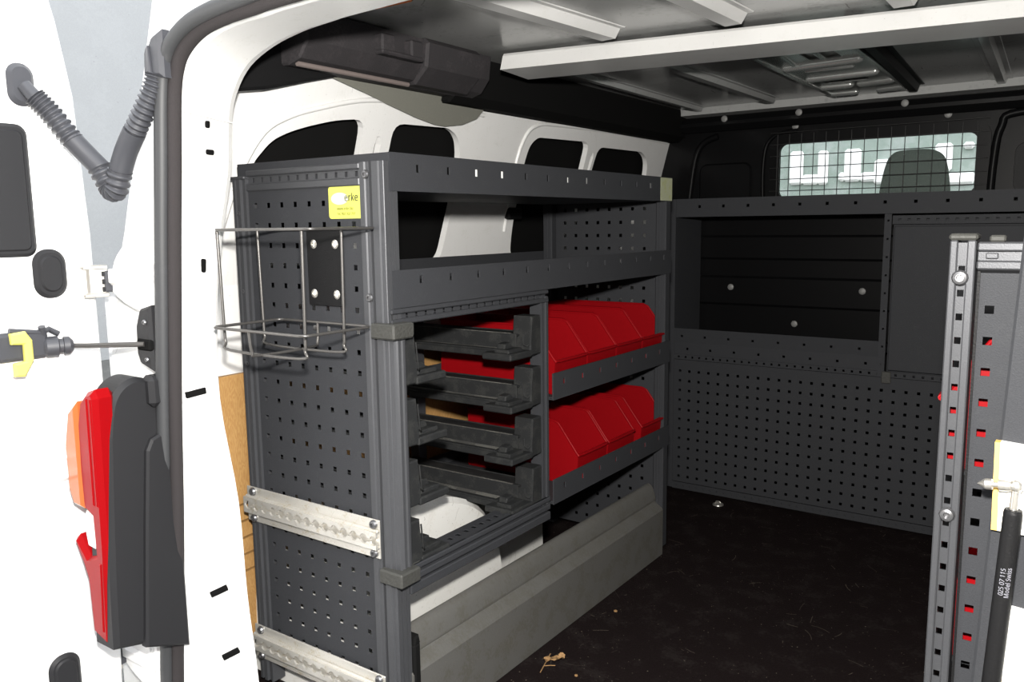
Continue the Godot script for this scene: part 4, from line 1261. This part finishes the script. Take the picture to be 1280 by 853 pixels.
# ---------------------------------------------------------------- red bins
func bin_mesh(parent: Node3D):
	# open-fronted stacking bin, front lip at x = 0, going back to x = -0.335, width 0.146 along -z from 0
	var w := 0.146
	var st := S()
	var side := V2([0.0, 0.004, 0.006, 0.078, -0.002, 0.084, -0.052, 0.150, -0.064, 0.157, -0.330, 0.157, -0.335, 0.004])
	for z in [0.0, -w + 0.003]:
		extrude(st, side, Transform3D(Basis.IDENTITY, Vector3(0, 0, z - 0.003)), 0.003)
	box(st, Vector3(-0.333, 0.0, -w + 0.002), Vector3(0.0, 0.004, -0.002), 0.001)
	box(st, Vector3(-0.334, 0.0, -w + 0.001), Vector3(-0.330, 0.157, -0.001), 0.001)
	extrude(st, V2([-0.006, 0.0, 0.0, 0.0, 0.006, 0.076, 0.002, 0.080]), Transform3D(Basis.IDENTITY, Vector3(0, 0, -w + 0.002)), w - 0.004)
	obj("body", st, M.red, parent)
	st = S()
	for z in [-0.001, -w + 0.001]:
		tube(st, [Vector3(0.008, 0.076, z), Vector3(0.0, 0.085, z), Vector3(-0.050, 0.151, z), Vector3(-0.064, 0.157, z), Vector3(-0.332, 0.157, z)], 0.0028, 8)
	tube(st, [Vector3(0.007, 0.078, 0.0), Vector3(0.009, 0.077, -0.02), Vector3(0.009, 0.077, -w + 0.02), Vector3(0.007, 0.078, -w)], 0.0036, 8)
	tube(st, [Vector3(-0.333, 0.157, 0.0), Vector3(-0.333, 0.157, -w)], 0.0034, 8)
	obj("rim", st, M.red, parent)
	st = S()
	box(st, Vector3(0.0, 0.012, -w + 0.02), Vector3(0.006, 0.018, -0.02), 0.001)
	box(st, Vector3(0.001, 0.012, -w + 0.018), Vector3(0.008, 0.046, -w + 0.024), 0.001)
	box(st, Vector3(0.001, 0.012, -0.024), Vector3(0.008, 0.046, -0.018), 0.001)
	obj("label_holder", st, M.red, parent)

func build_bins():
	var words := ["first", "second", "third", "fourth"]
	var proto: Node3D
	for k in 4:
		var lab: String = "red open-front storage bin on the upper bin shelf, " + ["right beside the case rack", "second from the case rack", "second from the bulkhead", "nearest the bulkhead"][k]
		var at := Vector3(-0.013, 0.5795, -0.546 - k * 0.1490)
		if k == 0:
			proto = thing("storage_bin", at, lab, "storage bin", "red bins on the left shelving")
			# the parts are local here
			bin_mesh(proto)
			for c in proto.get_children(): c.position = Vector3.ZERO
		else: dup(proto, at, 0.0, lab, "red bins on the left shelving")
	var zs := [-0.648, -0.800, -0.990]
	for k in 3:
		dup(proto, Vector3(-0.013, 0.3335, zs[k]), 0.0, "red open-front storage bin on the lower bin shelf, " + ["nearest the case rack", "middle one of three", "set apart beside the bulkhead"][k], "red bins on the left shelving")
	# bins of the right hand unit face the aisle
	for k in 2:
		var d := dup(proto, Vector3([0.845, 0.868][k], [0.652, 0.40][k], -0.132 - 0.146), PI, "red storage bin behind the perforated right shelving end, " + ["upper one with its tip showing", "lower one"][k], "red bins in the right shelving")
		d.scale = Vector3(1.0, 1.16, 1.0)

func dup(root: Node3D, at: Vector3, turn: float, label: String, group: String) -> Node3D:
	var r: Node3D = root.duplicate()
	r.name = numbered(self, "storage_bin")
	add_child(r, true)
	r.position = at
	r.rotation.y = turn
	r.set_meta("label", label)
	r.set_meta("group", group)
	return r

# ---------------------------------------------------------------- wire basket
func build_basket():
	var b := thing("wire_basket", Vector3(-0.16, 0.757, 0.1), "dark wire basket hung on the perforated end of the left shelving", "basket")
	var st := S()
	extrude(st, rrect(-0.200, 0.826, -0.108, 0.966, 0.004), faceZ(Vector3(0, 0, -0.0035)), 0.004, 0.001)
	obj("back_plate", st, M.black, b)
	for p in [[-0.180, 0.938], [-0.124, 0.938], [-0.183, 0.848], [-0.124, 0.848]]:
		st = S()
		lathe(st, [Vector2(0.008, 0), Vector2(0.0085, 0.0012), Vector2(0.006, 0.003), Vector2(0.003, 0.0036), Vector2(0.0028, 0.0015), Vector2(0, 0.0015)], along(Vector3.BACK, Vector3(p[0], p[1], 0.0005)), 12)
		obj("screw", st, M.zinc, b)
	var ring := func(y: float, x0: float, x1: float, z0: float, z1: float, dx: float) -> Array:
		var p := rrect(x0, z0, x1, z1, 0.014, 4)
		var a := []
		for q in p: a.append(Vector3(q.x + (0.155 - q.y) * dx * 0, y, q.y))
		a.append(a[0])
		return a
	for r in [[0.966, -0.255, -0.010, 0.012, 0.158], [0.800, -0.247, -0.010, 0.03, 0.178]]:
		st = S()
		tube(st, ring.call(r[0], r[1], r[2], r[3], r[4], 0.0), 0.0026, 8)
		obj("ring_wire", st, M.wire, b)
	# hoops: down, under and up again
	for z in [0.152, 0.068]:
		st = S()
		tube(st, curve([Vector3(-0.252, 0.968, z), Vector3(-0.248, 0.80, z), Vector3(-0.246, 0.772, z), Vector3(-0.234, 0.758, z), Vector3(-0.052, 0.758, z), Vector3(-0.040, 0.772, z), Vector3(-0.038, 0.80, z), Vector3(-0.035, 0.968, z)], 5), 0.0026, 8)
		obj("hoop_wire", st, M.wire, b)
	st = S()
	tube(st, curve([Vector3(-0.146, 0.800, 0.03), Vector3(-0.146, 0.766, 0.032), Vector3(-0.146, 0.757, 0.045), Vector3(-0.146, 0.757, 0.16), Vector3(-0.146, 0.766, 0.174), Vector3(-0.146, 0.800, 0.178)], 5), 0.0026, 8)
	obj("hoop_wire", st, M.wire, b)

# ---------------------------------------------------------------- shelving in front of the bulkhead
func build_front_unit():
	var u := thing("shelving_unit", Vector3(0.36, 0, -1.83), "dark shelving unit across the bulkhead with perforated lower panel", "shelving unit")
	var st := S()
	var Z := -1.69
	var x0 := -0.226
	var x1 := 0.98
	perf(st, faceZ(Vector3(x0, 0.988, Z)), x1 - x0, 0.062, 0.003, steps(0.086, 0.0847, 13), [0.035], 0.0048, 0.0048)
	box(st, Vector3(x0, 0.988, -1.965), Vector3(x1, 0.992, Z - 0.003))
	obj("top_shelf", st, M.coat, u)
	st = S()
	perf(st, faceZ(Vector3(x0, 0.035, Z)), x1 - x0, 0.45, 0.0016, steps(0.024, 0.0353, 33), steps(0.021, 0.0353, 12), 0.0046, 0.0046)
	obj("perforated_panel", st, M.coat, u)
	st = S()
	perf(st, faceZ(Vector3(x0, 0.487, Z + 0.004)), x1 - x0, 0.018, 0.004, steps(0.02, 0.0255, 46), [0.009], 0.0035, 0.0035)
	perf(st, faceZ(Vector3(x0, 0.012, Z + 0.004)), x1 - x0, 0.022, 0.004, steps(0.02, 0.0255, 46), [0.011], 0.0035, 0.0035)
	box(st, Vector3(x0, 0.008, Z), Vector3(x1, 0.034, Z + 0.001))
	obj("slotted_rail", st, M.coat, u)
	st = S()
	perf(st, faceZ(Vector3(x0, 0.505, Z)), 0.468 - x0, 0.04, 0.002, steps(0.05, 0.085, 8), [0.02], 0.004, 0.004)
	perf(st, T(Vector3(1, 0, 0), Vector3(0, 1, 0.12), Vector3(0, -0.12, 1).normalized(), Vector3(x0, 0.548, Z)), 0.455 - x0, 0.05, 0.002, steps(0.03, 0.085, 8), [0.022], 0.004, 0.004)
	box(st, Vector3(x0, 0.545, -1.95), Vector3(0.455, 0.549, Z))
	obj("lower_tray", st, M.coat, u)
	for x in [0.455]:
		st = S()
		perf(st, faceZ(Vector3(x, 0.487, Z + 0.006)), 0.02, 0.50, 0.004, [0.011], steps(0.04, 0.055, 9), 0.003, 0.003)
		box(st, Vector3(x, 0.487, Z - 0.03), Vector3(x + 0.006, 0.988, Z), 0.001)
		obj("divider_post", st, M.coat, u)
	st = S()
	box(st, Vector3(x0 - 0.02, 0.01, Z - 0.03), Vector3(x0, 1.05, Z + 0.004), 0.002)
	obj("end_post", st, M.coat, u)
	st = S()
	box(st, Vector3(x0 - 0.018, 0.01, -1.95), Vector3(x0 - 0.014, 1.0, Z - 0.03))
	obj("end_panel", st, M.coat, u)
	st = S()
	perf(st, faceZ(Vector3(0.477, 0.956, Z + 0.002)), 0.5, 0.026, 0.003, steps(0.02, 0.0255, 19), [0.013], 0.0045, 0.0035)
	box(st, Vector3(0.482, 0.508, Z - 0.012), Vector3(0.98, 0.95, Z - 0.004), 0.002)
	obj("cabinet_door", st, M.coat, u)
	st = S()
	box(st, Vector3(0.468, 0.468, Z), Vector3(0.495, 0.505, Z + 0.008), 0.002)
	obj("post_bracket", st, M.cap, u)
	st = S()   # plate behind the cabinet door
	box(st, Vector3(0.475, 0.49, -1.95), Vector3(0.98, 0.98, -1.72))
	obj("cabinet_body", st, M.coat, u)

# ---------------------------------------------------------------- right hand unit
func build_right_unit():
	var u := thing("shelving_unit", Vector3(1.03, 0.0, -0.6), "grey shelving unit at the right with a slotted post and perforated end", "shelving unit")
	var st := S()
	var Z := -0.1
	# slotted post: two flanges and a channel with round-ended holes
	box(st, Vector3(0.842, 0.02, Z - 0.03), Vector3(0.8505, 0.943, Z), 0.0015)
	box(st, Vector3(0.8605, 0.02, Z - 0.03), Vector3(0.870, 0.943, Z), 0.0015)
	perf(st, faceZ(Vector3(0.8495, 0.02, Z - 0.006)), 0.012, 0.92, 0.002, [0.006], steps(0.012, 0.0292, 31), 0.0036, 0.0042)
	obj("slotted_post", st, M.post, u)
	st = S()
	box(st, Vector3(0.8405, 0.943, Z - 0.032), Vector3(0.8715, 0.951, Z + 0.001), 0.0025)
	obj("post_cap", st, M.cap, u)
	bolt(u, Vector3(0.855, 0.898, Z - 0.001), Vector3.BACK, 0.0095)
	bolt(u, Vector3(0.857, 0.600, Z - 0.001), Vector3.BACK, 0.0095)
	st = S()
	box(st, Vector3(0.871, 0.930, Z - 0.025), Vector3(1.2, 0.941, Z - 0.002), 0.002)
	box(st, Vector3(0.871, 0.908, Z - 0.025), Vector3(1.2, 0.919, Z - 0.002), 0.002)
	box(st, Vector3(0.871, 0.918, Z - 0.02), Vector3(1.2, 0.931, Z - 0.010), 0.001)
	box(st, Vector3(0.880, 0.921, Z - 0.011), Vector3(0.893, 0.928, Z - 0.006), 0.001)
	obj("header_rail", st, M.post, u)
	st = S()
	box(st, Vector3(0.883, 0.941, Z - 0.02), Vector3(0.90, 0.949, Z - 0.004), 0.002)
	obj("post_cap", st, M.cap, u)
	st = S()
	perf(st, faceZ(Vector3(0.874, 0.03, Z - 0.006)), 0.33, 0.874, 0.0016, steps(0.0135, 0.038, 8), steps(0.032, 0.038, 22), 0.005, 0.005)
	obj("end_panel", st, M.coat, u)
	st = S()
	box(st, Vector3(0.873, 0.03, Z - 0.008), Vector3(0.876, 0.906, Z - 0.003))
	obj("panel_edge", st, M.black, u)
	for y in [0.147, 0.393, 0.646]:
		st = S()
		box(st, Vector3(0.868, y, -1.5), Vector3(1.2, y + 0.004, Z - 0.03))
		box(st, Vector3(0.866, y - 0.01, -1.5), Vector3(0.869, y + 0.03, Z - 0.03), 0.0005)
		obj("shelf", st, M.coat, u)
	st = S()
	for q in [[0.842, -1.53], [1.19, -1.53], [1.19, Z - 0.03]]:
		st = S()
		box(st, Vector3(q[0], 0.02, q[1]), Vector3(q[0] + 0.028, 0.943, q[1] + 0.03), 0.002)
		obj("rear_post", st, M.coat, u)
	# folding plate with laminated boards in front of the end
	var f := thing("folding_table", Vector3(1.05, 0.4, -0.05), "grey folding leg plate with white laminated boards at the right edge", "folding table")
	st = S()
	extrude(st, V2([0.893, 0.30, 0.899, 0.415, 0.908, 0.648, 0.920, 0.945, 0.924, 1.0, 1.2, 1.0, 1.2, 0.30]), faceZ(Vector3(0, 0, -0.072)), 0.012, 0.003)
	obj("leg_plate", st, M.coat, f)
	for r in [[0.913, 0.608, 0.713, 0.003, 0.004], [0.9305, 0.28, 0.516, 0.0, 0.0]]:
		st = S()
		extrude(st, V2([r[0] + 0.003, r[1], 1.2, r[1] - 0.0, 1.2, r[2] - 0.02, r[0], r[2]]), faceZ(Vector3(0, 0, -0.06)), 0.013, 0.0)
		obj("laminated_board", st, M.laminate, f)
		st = S()
		extrude(st, V2([r[0] - 0.0035, r[1], r[0] + 0.003, r[1], r[0], r[2], r[0] - 0.0055, r[2]]), faceZ(Vector3(0, 0, -0.06)), 0.0128, 0.0)
		obj("raw_board_edge", st, M.ply_edge, f)
	# gas spring
	var g := thing("gas_spring", Vector3(0.925, 0.42, -0.03), "black gas spring with chrome ball end beside the white board", "gas spring")
	st = S()
	var a := Vector3(0.921, 0.40, -0.024)
	var b := Vector3(0.9315, 0.640, -0.028)
	lathe(st, [Vector2(0, -0.15), Vector2(0.0098, -0.15), Vector2(0.0098, 0.238), Vector2(0.0088, 0.2425), Vector2(0.004, 0.2425)], along(b - a, a), 20)
	obj("cylinder", st, M.black, g)
	st = S()
	lathe(st, [Vector2(0.0046, 0.0), Vector2(0.0046, 0.024), Vector2(0.0035, 0.026)], along(b - a, b), 14)
	var ball := b + (b - a).normalized() * 0.030
	var pf := []
	for k in 9: pf.append(Vector2(0.0076 * cos(-PI / 2 + PI * k / 8), 0.0076 * sin(-PI / 2 + PI * k / 8)))
	lathe(st, pf, along(Vector3.UP, ball), 16)
	lathe(st, [Vector2(0, -0.006), Vector2(0.003, -0.006), Vector2(0.003, 0.004), Vector2(0.006, 0.006), Vector2(0.007, 0.010), Vector2(0.007, 0.017), Vector2(0.0035, 0.0185), Vector2(0.0035, 0.023), Vector2(0.0065, 0.024), Vector2(0.0065, 0.031), Vector2(0.0, 0.040)], along(Vector3(-1, -0.12, -0.1), ball), 8)
	obj("ball_stud", st, M.zinc, g)
	# faint maker's print along the cylinder
	var d := (b - a).normalized()
	var n := Vector3(0.05, 0, 1)
	n = (n - d * n.dot(d)).normalized()
	for t in [["Model Swiss", 0.0], ["025 07 115", 0.0062]]:
		lettering(g, t[0], 0.0066, Transform3D(), M.silver_print)
		var o: Node3D = g.get_child(g.get_child_count() - 1)
		var side := d.cross(n).normalized()
		var off: float = t[1] - 0.004
		var nn := (n + side * -off / 0.0098).normalized()
		o.transform = T(d, nn.cross(d).normalized(), nn, a.lerp(b, 0.66) + nn * 0.0098 - g.position)
		o.scale = Vector3.ONE

# ---------------------------------------------------------------- small things
func build_small_things():
	var st := S()
	# floor fixing
	var e := thing("floor_anchor", Vector3(-0.023, 0.0, -1.62), "small shiny metal anchor cup in the floor before the bulkhead", "anchor")
	lathe(st, [Vector2(0.019, 0), Vector2(0.018, 0.004), Vector2(0.012, 0.006), Vector2(0.009, 0.003), Vector2(0, 0.002)], along(Vector3.UP, e.position), 16)
	obj("cup", st, M.zinc, e)
	st = S()
	tube(st, curve([e.position + Vector3(-0.01, 0.003, 0), e.position + Vector3(-0.006, 0.012, 0), e.position + Vector3(0.006, 0.012, 0), e.position + Vector3(0.01, 0.003, 0)], 4), 0.002, 6)
	obj("ring", st, M.zinc, e)
	# dry leaf and twig
	var rng := RandomNumberGenerator.new()
	rng.seed = 8
	st = S()
	var c := Vector3(0.062, 0.001, -0.425)
	var g := []
	for i in 7:
		var row := []
		for j in 5:
			var wd := sin(PI * (i + 0.4) / 7.0) * 0.011 * (1.0 + 0.5 * rng.randf())
			row.append(c + Vector3((i - 3) * 0.0055, 0.004 + rng.randf_range(0, 0.009) + absf(j - 2) * 0.002, (j - 2) * wd * 0.6 - (i - 3) * 0.006))
		g.append(row)
	sheet(st, g)
	tag(obj("dry_leaf", st, M.leaf), "crumpled tan dry leaf on the dark floor by the kick panel", "leaf")
	st = S()
	tube(st, [Vector3(0.062, 0.003, -0.37), Vector3(0.055, 0.004, -0.395), Vector3(0.049, 0.007, -0.42), Vector3(0.040, 0.005, -0.445)], 0.0012, 6)
	tube(st, [Vector3(0.055, 0.004, -0.395), Vector3(0.068, 0.006, -0.402), Vector3(0.075, 0.004, -0.41)], 0.001, 6)
	tag(obj("twig", st, M.leaf), "thin pale twig on the floor against the kick panel", "twig")
	for p in [[0.131, -0.406, 0.004], [0.059, -0.72, 0.005]]:
		st = S()
		lathe(st, [Vector2(p[2], 0), Vector2(p[2] * 0.9, 0.002), Vector2(0, 0.003)], along(Vector3.UP, Vector3(p[0], 0.0, p[1])), 7)
		tag(obj("crumb", st, M.leaf), "tiny tan crumb on the floor nearest the leaf" if p[2] < 0.0045 else "tiny tan crumb further along the kick panel", "crumb", "crumbs on the floor")
	# belt anchor on the side wall
	st = S()
	box(st, Vector3(-0.485, 0.985, -1.06), Vector3(-0.445, 1.02, -0.99), 0.004)
	tag(obj("belt_anchor", st, M.black), "small black anchor block on the white wall above the tray shelf", "anchor")
